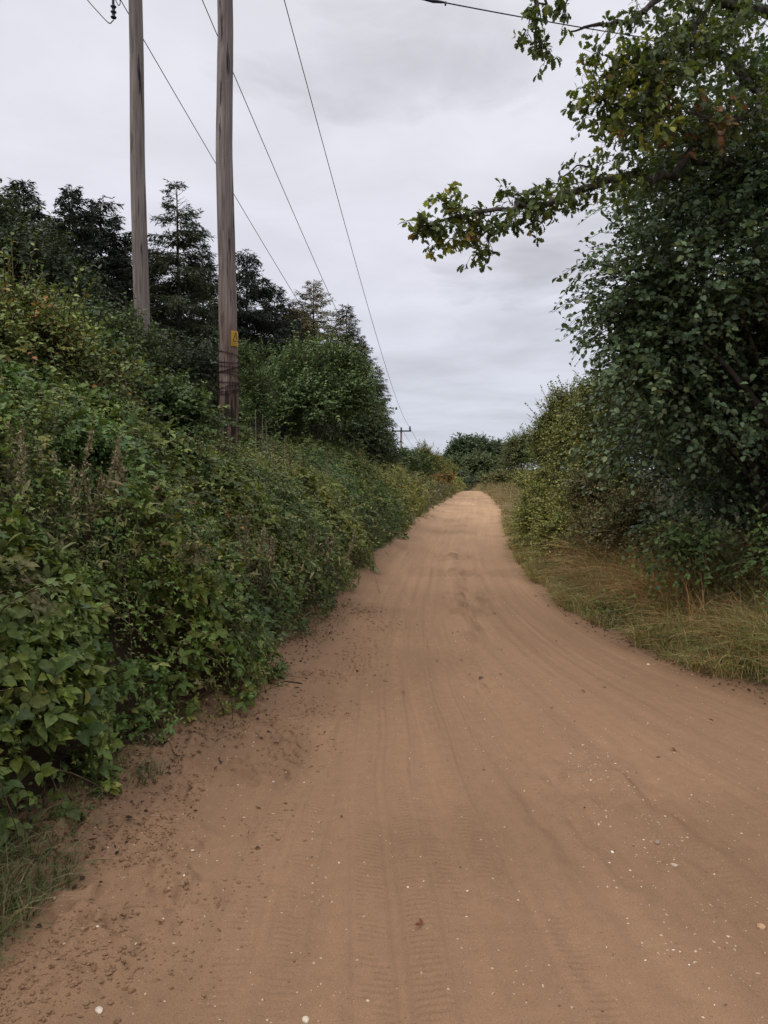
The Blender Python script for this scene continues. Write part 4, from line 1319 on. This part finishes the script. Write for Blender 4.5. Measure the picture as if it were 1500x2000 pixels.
fp = P(783.5, 870, DF)
fz = float(ground_z(fp[0], fp[1]))
f0 = np.array([fp[0], fp[1], fz])
far = thing('utility_pole', 'distant utility pole with three upright insulators showing above the left hedge', 'utility pole', f0)
arm = P(783.5, 842, DF)
V, T = tube_capped([f0, (f0[0], f0[1], arm[2] + .1)], [.16, .12], 10)
mesh_obj('pole', V, T, M_POLE_L, far, origin=f0)
V, T = box((arm[0], arm[1] - .18, arm[2]), (2.45, .14, .16))
mesh_obj('crossarm', V, T, M_METAL, far, origin=f0, flat=True)
for e_ in ends:
    q = P(e_[0], e_[1], DF)
    V, T = shed_stack((q[0], q[1] - .18, arm[2] + .06), (q[0], q[1] - .18, q[2] + .12), .13, 3, .7)
    mesh_obj('insulator', V, T, M_PORC, far, origin=f0)

# branch wire to the right with its strain insulator
A, Bp = P(835, -1, 13.6), P(1700, 128, 16.5)
V, T = tube(wire(P(868, 5, 13.65), Bp, .10, 40), np.linspace(.011, .007, 40), 6)
br = thing('branch_wire', 'single wire with clamp running to the right behind the oak twigs', 'power line', A)
mesh_obj('wire', V, T, M_WIRE, br, origin=A)
V, T = join([tube_capped([P(790, -9, 13.5), P(832, -1, 13.6)], .022, 8), tube_capped([P(830, -1.2, 13.6), P(846, 2, 13.62), P(862, 4, 13.64), P(872, 5.4, 13.66)], [.022, .032, .022, .012], 8),
             box(P(870, 7, 13.65), (.03, .03, .06))])
mesh_obj('strain_clamp', V, T, M_PORC, br, origin=A)


# ------------------------------------------------------------------ grass, weeds, litter, stones
def blades(base, heading, L, wd, curv, col, rng, seg=4):
    K = len(base)
    t = np.linspace(0, 1, seg + 1)
    h = np.stack([np.cos(heading), np.sin(heading), np.zeros(K)], -1)
    sd = np.stack([-np.sin(heading), np.cos(heading), np.zeros(K)], -1)
    sd = nrm(sd + rng.normal(size=(K, 3)) * .4)
    ctr = base[:, None] + h[:, None] * (L[:, None] * (.18 * t + curv[:, None] * t ** 2))[..., None] + \
        np.array([0, 0, 1.0]) * (L[:, None] * (t - .75 * curv[:, None] * t ** 2.2))[..., None]
    w = wd[:, None] * (1 - t ** 1.5)[None] + .0004
    V = np.stack([ctr - sd[:, None] * w[..., None], ctr + sd[:, None] * w[..., None]], 2).reshape(K, -1, 3)
    nv = V.shape[1]
    T = []
    for i in range(seg):
        T += [(2 * i, 2 * i + 1, 2 * i + 3), (2 * i, 2 * i + 3, 2 * i + 2)]
    T = np.array(T)[None] + (np.arange(K) * nv)[:, None, None]
    C = np.repeat(col[:, None], nv, 1)
    return V.reshape(-1, 3), T.reshape(-1, 3), C.reshape(-1, 3)


rng = np.random.default_rng(601)
PAL_VERGE = [(.20, .195, .060, 4), (.25, .215, .078, 3), (.46, .34, .16, 2.0), (.38, .20, .09, 2.4), (.15, .18, .052, 2.5)]
PAL_STRAW = [(.33, .24, .12, 3), (.26, .19, .09, 3), (.16, .14, .06, 2), (.40, .30, .16, 1)]
PAL_GREENG = [(.075, .105, .030, 4), (.10, .125, .038, 3), (.16, .14, .055, 1)]


def verge(n, ylo, yhi, w_lo, w_hi, Lr, wd, pal, side, seed, clump=.35, lean=0.0):
    r = np.random.default_rng(seed)
    y = r.uniform(ylo, yhi, n * 2)
    w = w_lo + (w_hi - w_lo) * r.random(n * 2) ** 1.1
    x = xR(y) + w if side > 0 else xL(y) - w
    dn = noise2(x / clump, y / clump, seed)
    wob = .16 * noise2(y / .7, x * 0, seed + 3) + .08 * noise2(y / .22, x * 0, seed + 4)
    k = (r.random(n * 2) < .55 + .5 * dn) & (w > wob + (w_lo if w_lo < -.2 else 0))
    x, y, w = x[k][:n], y[k][:n], w[k][:n]
    K = len(x)
    base = np.stack([x, y, ground_z(x, y) - .01], -1)
    head = r.uniform(0, 2 * PI, K)
    pref = PI if side > 0 else 0
    head = np.where(r.random(K) < .55, pref + r.normal(size=K) * .9, head)
    hgt = (.7 + .45 * noise2(x / .5, y / .5, seed + 1)) * (.55 + .65 * ss(0, .6, w))
    L = r.uniform(Lr[0], Lr[1], K) * np.clip(hgt, .3, 1.4)
    cu = r.uniform(.15, 1.05, K)
    pc = noise2(x / .4, y / .4, seed + 2)
    c = pick(pal, K, r) * np.exp(.25 * pc + r.normal(size=K) * .2)[:, None]
    return blades(base, head, L, wd * r.uniform(.6, 1.2, K), cu, c, r)


g1 = verge(30000, 3.0, 12.5, -.12, 1.7, (.32, .80), .0034, PAL_VERGE, 1, 611)
g2 = verge(11000, 12, 24, -.08, .9, (.25, .6), .005, PAL_VERGE, 1, 612)
g5 = verge(10000, 4.0, 11.5, .35, 1.9, (.45, 1.0), .0034, [(.50, .28, .13, 3), (.40, .20, .10, 3), (.28, .21, .09, 2)], 1, 615)
V, T, C = join([g1, g2, g5])
tag(mesh_obj('verge_grass', V, T, M_GRASS, col=C), 'long mixed green and brown grass on the right verge', 'grass', kind='stuff')
g3 = join([verge(12000, 22, 66, -.10, 1.7, (.45, .95), .011, PAL_STRAW, 1, 613, clump=1.2), verge(2500, 48, 72, -.2, .8, (.35, .7), .012, PAL_STRAW, -1, 617, clump=1.2)])
V, T, C = g3
tag(mesh_obj('dry_grass', V, T, M_GRASS, col=C), 'pale straw-coloured grass beside the far right of the track', 'grass', kind='stuff')
g4 = join([verge(2200, 1.7, 3.8, -.34, .10, (.22, .60), .0026, PAL_GREENG + [(.24, .18, .09, 3)], -1, 614), verge(260, 3.8, 8, -.35, 0, (.12, .3), .0024, PAL_STRAW[:3] + PAL_GREENG[:1], -1, 618)])
g6 = verge(4200, 9, 40, -.12, .25, (.12, .3), .006, PAL_GREENG, -1, 616)
V, T, C = join([g4, g6])
tag(mesh_obj('bank_grass', V, T, M_GRASS, col=C), 'thin grass tufts along the foot of the left bank', 'grass', kind='stuff')

# low leafy weeds among the verge grass
r = np.random.default_rng(621)
n = 9000
y = r.uniform(3.4, 12, n); w = r.uniform(-.02, 1.4, n)
x = xR(y) + w
k = noise2(x / .5, y / .5, 622) > .0
x, y = x[k], y[k]
pos = np.stack([x, y, ground_z(x, y) + r.uniform(.02, .50, len(x)) * ss(0, .5, x - xR(y)) + .02], -1)
K = len(pos)
V, T, C = leaf_mesh('bramble', pos, nrm(np.stack([r.normal(size=K), r.normal(size=K), r.normal(size=K) * .3], -1)), nrm(np.array([0, 0, 1.0]) + r.normal(size=(K, 3)) * .4),
                    .05 * r.uniform(.5, 1.2, K), pick(PAL_NETTLE, K, r) * 1.25)
tag(mesh_obj('verge_weeds', V, T, M_LEAF, col=C), 'small broad leaves growing through the right verge grass', 'weeds', kind='stuff')


# seed spikes (mugwort) on the left bank
def spike_plant(label, px, py, d, n, hgt, seed, spread=.35):
    r = np.random.default_rng(seed)
    top = P(px, py, d)
    b = np.array([top[0], top[1], top[2] - hgt])
    root = thing('seeding_weed', label, 'weed', b)
    st, sp = [], []
    for i in range(n):
        o_ = np.array([r.normal() * spread * .5, r.normal() * spread * .5, 0])
        h = hgt * r.uniform(.7, 1.08)
        tip = b + o_ * 1.6 + np.array([r.normal() * .07, r.normal() * .07, h])
        pts = spline([b + o_ * .6, (b + o_ + tip) / 2 + np.array([r.normal() * .03, r.normal() * .03, 0]), tip], 12)
        st.append((pts, np.linspace(.004, .0015, 12)))
        k = 190
        t = .45 + .55 * r.random(k) ** .8
        q = np.stack([np.interp(t, np.linspace(0, 1, 12), pts[:, j]) for j in range(3)], -1)
        sp.append(q + r.normal(size=(k, 3)) * .009 * (1.15 - t)[:, None] * 2)
    V, T = join([tube(p_, r_, 4) for p_, r_ in st])
    mesh_obj('stem', V, T, M_CANE, root, origin=b)
    q = np.concatenate(sp); K = len(q)
    V, T, C = leaf_mesh('slim', q, nrm(rand_dir(K, r) + np.array([0, 0, .9])), rand_dir(K, r), .022 * r.uniform(.7, 1.4, K),
                        pick([(.24, .21, .12, 3), (.19, .18, .09, 3), (.29, .23, .15, 1)], K, r), 2.0)
    mesh_obj('seed_head', V, T, M_SPIKE, root, col=C, origin=b)
    k = 40 * n // 3
    lp_ = b + np.stack([r.normal(size=k) * spread, r.normal(size=k) * spread, r.uniform(.05, .75, k) * hgt], -1)
    V, T, C = leaf_mesh('lance', lp_, nrm(rand_dir(k, r) + np.array([0, 0, -.2])), nrm(np.array([0, 0, 1.]) + r.normal(size=(k, 3)) * .5), .085 * r.uniform(.6, 1.2, k), pick(PAL_OLIVE, k, r))
    mesh_obj('foliage', V, T, M_LEAF, root, col=C, origin=b)


spike_plant('tall grey-brown seed spikes at the far left of the bank', 35, 850, 4.3, 14, .9, 701)
spike_plant('cluster of dull seed spikes right of the tallest ones on the left bank', 150, 880, 4.6, 16, .7, 702)
spike_plant('short olive seed spikes low in the middle of the left bank', 480, 1020, 6.2, 10, .6, 703)
spike_plant('pale seed spikes close to the track on the left bank', 600, 1025, 8.6, 12, .7, 704)
spike_plant('brownish seed spikes in front of the leafy bush below the grey pole', 265, 830, 6.8, 12, .8, 705)
spike_plant('thin seed spikes on the bank crest near the brown pole', 560, 865, 11.5, 10, .8, 706)

# dry stalks beside the brown pole
b = P(505, 850, 13.0); b[2] -= .3
V, T = join([tube([P(500 + i * 11, 850 + i * 3, 13.0 + i * .2) - np.array([0, 0, .35]), P(499 + i * 10 + (i % 2) * 4, 800 + 9 * i, 13.0 + i * .2)], [.008, .004], 5) for i in range(3)])
tag(mesh_obj('dry_stalk', V, T, plain_material('dry_stem', (.22, .19, .14), .9), origin=b), 'thin pale dry stalks standing just right of the brown pole', 'stalks')

# long bare bramble runner reaching into the sand
for lb, pts in (('bare bramble runner curling out over the sand halfway along the left edge', [GP(640, 1150) + np.array([-.3, 0, .45]), GP(690, 1150) + np.array([0, 0, .42]), GP(725, 1140) + np.array([0, 0, .22]), GP(742, 1165) + np.array([0, 0, .02])]),
                ('leafless stem hanging down to the soil on the lower left bank', [P(285, 1380, 4.4), P(310, 1425, 4.2), P(330, 1465, 4.1), P(352, 1512, 4.0)]),
                ('thin dead twig resting on the sand shoulder below the left bank', [P(590, 1350, 5.6), P(560, 1347, 5.55), P(540, 1340, 5.5), P(515, 1322, 5.5)])):
    p_ = spline(pts, 20)
    p_[:, 2] = np.maximum(p_[:, 2], surf(p_[:, 0], p_[:, 1]) + .006)
    V, T = tube_capped(p_, np.linspace(.006, .002, 20), 5)
    tag(mesh_obj('bramble_runner', V, T, M_CANE, origin=p_[0]), lb, 'bramble stem')

# leaf litter along both edges
r = np.random.default_rng(631)
def litter_pos(n, ylo, yhi, side, a, b_):
    y = ylo + (yhi - ylo) * r.random(n) ** 1.4
    w = r.normal(size=n) * a + b_
    x = xL(y) - w if side < 0 else xR(y) + w
    return np.stack([x, y, surf(x, y) + .006], -1)
pos = np.concatenate([litter_pos(2000, 1.8, 9, -1, .16, -.06), litter_pos(900, 4, 10, 1, .10, -.02), litter_pos(1300, 1.8, 8, -1, .10, .10), litter_pos(150, 2.5, 9, -1, .3, -.35), litter_pos(60, 2.5, 9, 1, .9, -1.2)])
K = len(pos)
kinds = r.random(K) < .5
cc = pick([(.06, .035, .022, 4), (.10, .055, .032, 3), (.035, .022, .016, 3), (.16, .09, .05, 1), (.14, .12, .05, .5)], K, r)
dd = nrm(np.stack([r.normal(size=K), r.normal(size=K), r.normal(size=K) * .35], -1))
nn = nrm(np.array([0, 0, 1.0]) + r.normal(size=(K, 3)) * .55)
LL = .032 * r.uniform(.3, 1.25, K)
V, T, C = join([leaf_mesh('oval', pos[kinds], dd[kinds], nn[kinds], LL[kinds], cc[kinds]), leaf_mesh('lance', pos[~kinds], dd[~kinds], nn[~kinds], LL[~kinds] * 1.1, cc[~kinds])])
tag(mesh_obj('leaf_litter', V, T, M_DEAD, col=C), 'dead leaves scattered on the sand along both track edges', 'dead leaves', kind='stuff')


# stones
def stone_templates():
    t = (1 + 5 ** .5) / 2
    v = nrm(np.array([(-1, t, 0), (1, t, 0), (-1, -t, 0), (1, -t, 0), (0, -1, t), (0, 1, t), (0, -1, -t), (0, 1, -t), (t, 0, -1), (t, 0, 1), (-t, 0, -1), (-t, 0, 1)], float))
    f = np.array([(0, 11, 5), (0, 5, 1), (0, 1, 7), (0, 7, 10), (0, 10, 11), (1, 5, 9), (5, 11, 4), (11, 10, 2), (10, 7, 6), (7, 1, 8),
                  (3, 9, 4), (3, 4, 2), (3, 2, 6), (3, 6, 8), (3, 8, 9), (4, 9, 5), (2, 4, 11), (6, 2, 10), (8, 6, 7), (9, 8, 1)])
    return v, f


SV, SF = stone_templates()


def stones(pos, size, col, r, flatness=.5):
    K = len(pos)
    a = r.uniform(0, 2 * PI, K)
    sc = np.stack([r.uniform(.7, 1.4, K), r.uniform(.55, 1.0, K), r.uniform(.6, 1.1, K) * flatness], -1) * size[:, None]
    v = SV[None] * (1 + r.normal(size=(K, 12, 1)) * .16) * sc[:, None]
    tx = r.normal(size=K) * .3
    v = np.stack([v[..., 0], v[..., 1] * np.cos(tx)[:, None] - v[..., 2] * np.sin(tx)[:, None], v[..., 1] * np.sin(tx)[:, None] + v[..., 2] * np.cos(tx)[:, None]], -1)
    ca, sa = np.cos(a)[:, None], np.sin(a)[:, None]
    v = np.stack([v[..., 0] * ca - v[..., 1] * sa, v[..., 0] * sa + v[..., 1] * ca, v[..., 2]], -1) + pos[:, None]
    T = SF[None] + (np.arange(K) * 12)[:, None, None]
    C = np.repeat(col[:, None], 12, 1)
    return v.reshape(-1, 3), T.reshape(-1, 3), C.reshape(-1, 3)


r = np.random.default_rng(641)
n = 130000
y = 1.75 + 12 * r.random(n) ** 2.0
u = r.random(n)
x = xL(y) + (xR(y) - xL(y)) * u
# gravel gathers in streaks between the wheel lines
dens = .05 + .06 * ss(.0, .6, noise2(x / .25, y / .5, 642))
for (px, py, rx, ry, k) in ((1190, 1540, .16, .55, .9), (1240, 1680, .2, .4, .8), (1130, 1490, .12, .5, .5), (1380, 1790, .2, .25, .5), (1430, 1900, .25, .2, .4), (1300, 1620, .3, .5, .25), (620, 1790, .10, .35, .55), (640, 1660, .08, .4, .35),
                              (600, 1930, .12, .25, .4), (1050, 1900, .15, .3, .3), (960, 1420, .2, .8, .25), (930, 1260, .15, 1.2, .5), (900, 1150, .25, 1.8, .5), (1350, 1480, .5, .8, .15), (330, 1640, .3, .5, .35), (480, 1500, .25, .8, .35), (250, 1800, .3, .3, .2)):
    c_ = GP(px, py)
    dens = dens + k * np.exp(-((x - c_[0]) / rx) ** 2 - ((y - c_[1]) / ry) ** 2) * ss(-.4, .5, noise2(x / .07, y / .09, 643) + .2)
k = r.random(n) < dens * .62
x, y = x[k], y[k]
K = len(x)
size = np.clip(.0030 * np.exp(r.normal(size=K) * .55), .0012, .0072)
pos = np.stack([x, y, surf(x, y) - size * .12], -1)
PAL_FLINT = [(.46, .36, .26, 3.0), (.38, .27, .18, 3.0), (.24, .16, .11, 2.6), (.58, .50, .40, 1.2), (.10, .065, .045, 1.6), (.30, .18, .10, 2)]
V, T, C = stones(pos, size, pick(PAL_FLINT, K, r) * np.exp(r.normal(size=(K, 1)) * .15), r)
tag(mesh_obj('gravel', V, T, M_STONE, col=C, flat=True), 'small pale flint chips scattered over the sand track', 'gravel', kind='stuff')

# crumbs of damp soil on the left shoulder
n = 26000
y = 1.7 + 7.5 * r.random(n) ** 1.5
w = r.normal(size=n) * .26 - .38
x = xL(y) - w
k = (noise2(x / .25, y / .35, 651) + .35 * r.normal(size=n)) > .18
x, y = x[k], y[k]
K = len(x)
size = np.clip(.0040 * np.exp(r.normal(size=K) * .6), .0012, .012)
pos = np.stack([x, y, surf(x, y) + size * .15], -1)
V, T, C = stones(pos, size, sand_colour(x, y) * r.uniform(.82, 1.12, (K, 1)), r, .7)
tag(mesh_obj('soil_crumbs', V, T, attr_material('crumb', .95, .1, 120, .25, .4), col=C, flat=True), 'crumbled lumps of damp soil on the left shoulder', 'soil', kind='stuff')


def big_stone(label, px, py, size, c, seed, name='stone', cat='stone', fl=.55):
    rr = np.random.default_rng(seed)
    p_ = GP(px, py)
    p_[2] = surf(p_[0], p_[1]) + size * .12
    v, f = SV.copy(), SF
    # one subdivision for a rounder, chipped outline
    edges, nf, vv = {}, [], [q for q in v]
    def mid(a, b2):
        kk = (min(a, b2), max(a, b2))
        if kk not in edges:
            edges[kk] = len(vv); vv.append(nrm(vv[a] + vv[b2]))
        return edges[kk]
    for a, b2, c2 in f:
        ab, bc, ca = mid(a, b2), mid(b2, c2), mid(c2, a)
        nf += [(a, ab, ca), (ab, b2, bc), (ca, bc, c2), (ab, bc, ca)]
    vv = np.array(vv); nf = np.array(nf)
    vv = vv * (1 + .22 * noise3(vv[:, 0] * 1.3, vv[:, 1] * 1.3, vv[:, 2] * 1.3, seed)[:, None] + rr.normal(size=(len(vv), 1)) * .04)
    vv = vv * np.array([1.15, .8, fl]) * size
    a = rr.uniform(0, 6.28)
    vv = np.stack([vv[:, 0] * math.cos(a) - vv[:, 1] * math.sin(a), vv[:, 0] * math.sin(a) + vv[:, 1] * math.cos(a), vv[:, 2]], -1)
    o = mesh_obj(name, vv, nf, M_STONE, col=np.array(c)[None].repeat(len(vv), 0), flat=True)
    o.location = [float(q) for q in p_]
    return tag(o, label, cat)


big_stone('tan stone at the right edge of the near sand', 1487, 1814, .017, (.42, .27, .14), 1)
big_stone('white pebble below the gravel streak in the right foreground', 1196, 1657, .0085, (.68, .62, .54), 2)
big_stone('pale angular stone at the bottom of the photo left of centre', 597, 1989, .014, (.58, .50, .38), 3)
big_stone('flat greyish stone right of the gravel streak', 1316, 1692, .014, (.40, .31, .24), 4)
big_stone('dull half-buried stone just above the flat greyish one', 1284, 1646, .015, (.27, .19, .14), 5)
big_stone('dark clod lying in the middle of the track', 940, 1324, .024, (.085, .05, .035), 6, 'clod', 'soil clod')
big_stone('whitish stone in the lower left corner of the sand', 194, 1988, .015, (.55, .46, .36), 7)
big_stone('cream pebble on the left shoulder of the sand', 376, 1672, .0085, (.6, .5, .38), 8)
big_stone('pale pebble on the right edge near the grass', 1266, 1299, .018, (.55, .42, .32), 9)


def fallen_leaf(label, px, py, L, c, seed):
    rr = np.random.default_rng(seed)
    p_ = GP(px, py)
    p_[2] = surf(p_[0], p_[1]) + .008
    parts = []
    for i in range(2):
        d_ = np.array([[rr.normal(), rr.normal(), .25]])
        parts.append(leaf_mesh('oak', np.zeros((1, 3)), d_, np.array([[rr.normal() * .5, -.6, .8]]), [L * (1 - .3 * i)], np.array([c])))
    V, T, C = join(parts)
    o = mesh_obj('fallen_leaf', V, T, M_DEAD, col=C)
    o.location = [float(q) for q in p_]
    tag(o, label, 'dead leaf')


fallen_leaf('curled red-brown oak leaf on the near sand at bottom centre', 822, 1816, .036, (.16, .055, .022), 11)
fallen_leaf('brown dead leaf on the right half of the track', 1317, 1470, .05, (.14, .065, .03), 12)
fallen_leaf('dark dead leaf near the middle of the track below the far ruts', 963, 1198, .05, (.05, .03, .02), 13)

# ------------------------------------------------------------------ world, sun, camera
SUN_EL, SUN_ROT = math.radians(48), math.radians(-125)
world = bpy.data.worlds.new('World'); scene.world = world
world.use_nodes = True
nt = world.node_tree
for n in list(nt.nodes): nt.nodes.remove(n)
wo = nt.nodes.new('ShaderNodeOutputWorld')
bg = nt.nodes.new('ShaderNodeBackground'); bg.inputs[1].default_value = .1
nt.links.new(bg.outputs[0], wo.inputs[0])
sky = nt.nodes.new('ShaderNodeTexSky'); sky.sky_type = 'NISHITA'; sky.sun_disc = False
sky.sun_elevation = SUN_EL; sky.sun_rotation = SUN_ROT
tc = nt.nodes.new('ShaderNodeTexCoord')
sep = nt.nodes.new('ShaderNodeSeparateXYZ'); nt.links.new(tc.outputs['Generated'], sep.inputs[0])
z = math_n(nt, 'MAXIMUM', sep.outputs[2], 0.0)
den = math_n(nt, 'ADD', z, .10)
comb = nt.nodes.new('ShaderNodeCombineXYZ')
comb_x = math_n(nt, 'DIVIDE', sep.outputs[0], den)
comb_y = math_n(nt, 'DIVIDE', sep.outputs[1], den)
nt.links.new(comb_x, comb.inputs[0]); nt.links.new(comb_y, comb.inputs[1])
def cloud(scale, det, off, rough=.5, dist=.3):
    mp = nt.nodes.new('ShaderNodeMapping'); mp.inputs['Location'].default_value = off
    nt.links.new(comb.outputs[0], mp.inputs[0])
    no = N(nt, 'ShaderNodeTexNoise', i_Scale=scale, i_Detail=det, i_Roughness=rough, i_Distortion=dist)
    nt.links.new(mp.outputs[0], no.inputs['Vector'])
    return no.outputs[0]
# overcast sheet: brighter toward the zenith, bluish near the horizon
base = ramp(nt, z, [(0.0, (6.6, 7.1, 8.0)), (.10, (7.5, 7.75, 8.5)), (.25, (8.5, 8.55, 9.2)), (.5, (9.0, 9.0, 9.5)), (1.0, (20.0, 20.0, 20.3))])
dark = ramp(nt, cloud(.62, 7.0, (5.2, 2.9, 0), .52, .5), [(.36, 1.02), (.52, .99), (.68, .86)])
lightb = ramp(nt, cloud(1.6, 7.0, (1.2, 8.3, 0), .55), [(.38, .93), (.62, 1.03)])
wisp = cloud(3.2, 6.0, (2.2, 4.4, 0), .55, .4)
def patch(cx, cy, rx, ry, lo):
    dx = math_n(nt, 'MULTIPLY', math_n(nt, 'SUBTRACT', comb_x, cx), 1 / rx)
    dy = math_n(nt, 'MULTIPLY', math_n(nt, 'SUBTRACT', comb_y, cy), 1 / ry)
    d2 = math_n(nt, 'SQRT', math_n(nt, 'ADD', math_n(nt, 'MULTIPLY', dx, dx), math_n(nt, 'MULTIPLY', dy, dy)))
    d2 = math_n(nt, 'MULTIPLY_ADD', math_n(nt, 'SUBTRACT', wisp, .5), 2.6, d2)
    return ramp(nt, d2, [(.15, lo), (.62, (1 + lo) / 2), (1.0, 1.0)])
c = mixc(nt, 1.0, base, dark, 'MULTIPLY')
c = mixc(nt, 1.0, c, patch(.07, 1.62, .32, .22, .78), 'MULTIPLY')
c = mixc(nt, 1.0, c, patch(.52, 2.75, .38, .46, .78), 'MULTIPLY')
c = mixc(nt, 1.0, c, lightb, 'MULTIPLY')
c = mixc(nt, .93, sky.outputs[0], c)
c = mixc(nt, 1.0, c, (.952, .948, .972), 'MULTIPLY')
nt.links.new(c, bg.inputs[0])

sd = bpy.data.lights.new('sun', 'SUN')
sd.energy = 1.4; sd.angle = math.radians(25); sd.color = (1.0, .965, .92)
so_ = bpy.data.objects.new('sun', sd); COL.objects.link(so_)
# sky sun_rotation is measured clockwise from +Y
az = SUN_ROT
dirv = np.array([math.sin(az) * math.cos(SUN_EL), math.cos(az) * math.cos(SUN_EL), math.sin(SUN_EL)])
from mathutils import Vector
so_.rotation_euler = Vector([float(q) for q in dirv]).to_track_quat('Z', 'Y').to_euler()
so_.location = (0, 0, 30)

cd = bpy.data.cameras.new('camera')
cam = bpy.data.objects.new('camera', cd); COL.objects.link(cam)
cam.location = (0, 0, CAM_H)
cam.rotation_euler = (PI / 2 - PITCH, 0, 0)
cd.sensor_fit = 'VERTICAL'; cd.sensor_height = 24
cd.lens = 24 * FPX / 2000.0
cd.clip_start = .05; cd.clip_end = 6000
scene.camera = cam
scene.view_settings.view_transform = 'Standard'
scene.view_settings.look = 'None'
scene.view_settings.exposure = 0
scene.view_settings.gamma = 1
scene.render.engine = 'CYCLES'
scene.cycles.max_bounces = 6
scene.cycles.diffuse_bounces = 3
scene.cycles.transmission_bounces = 3
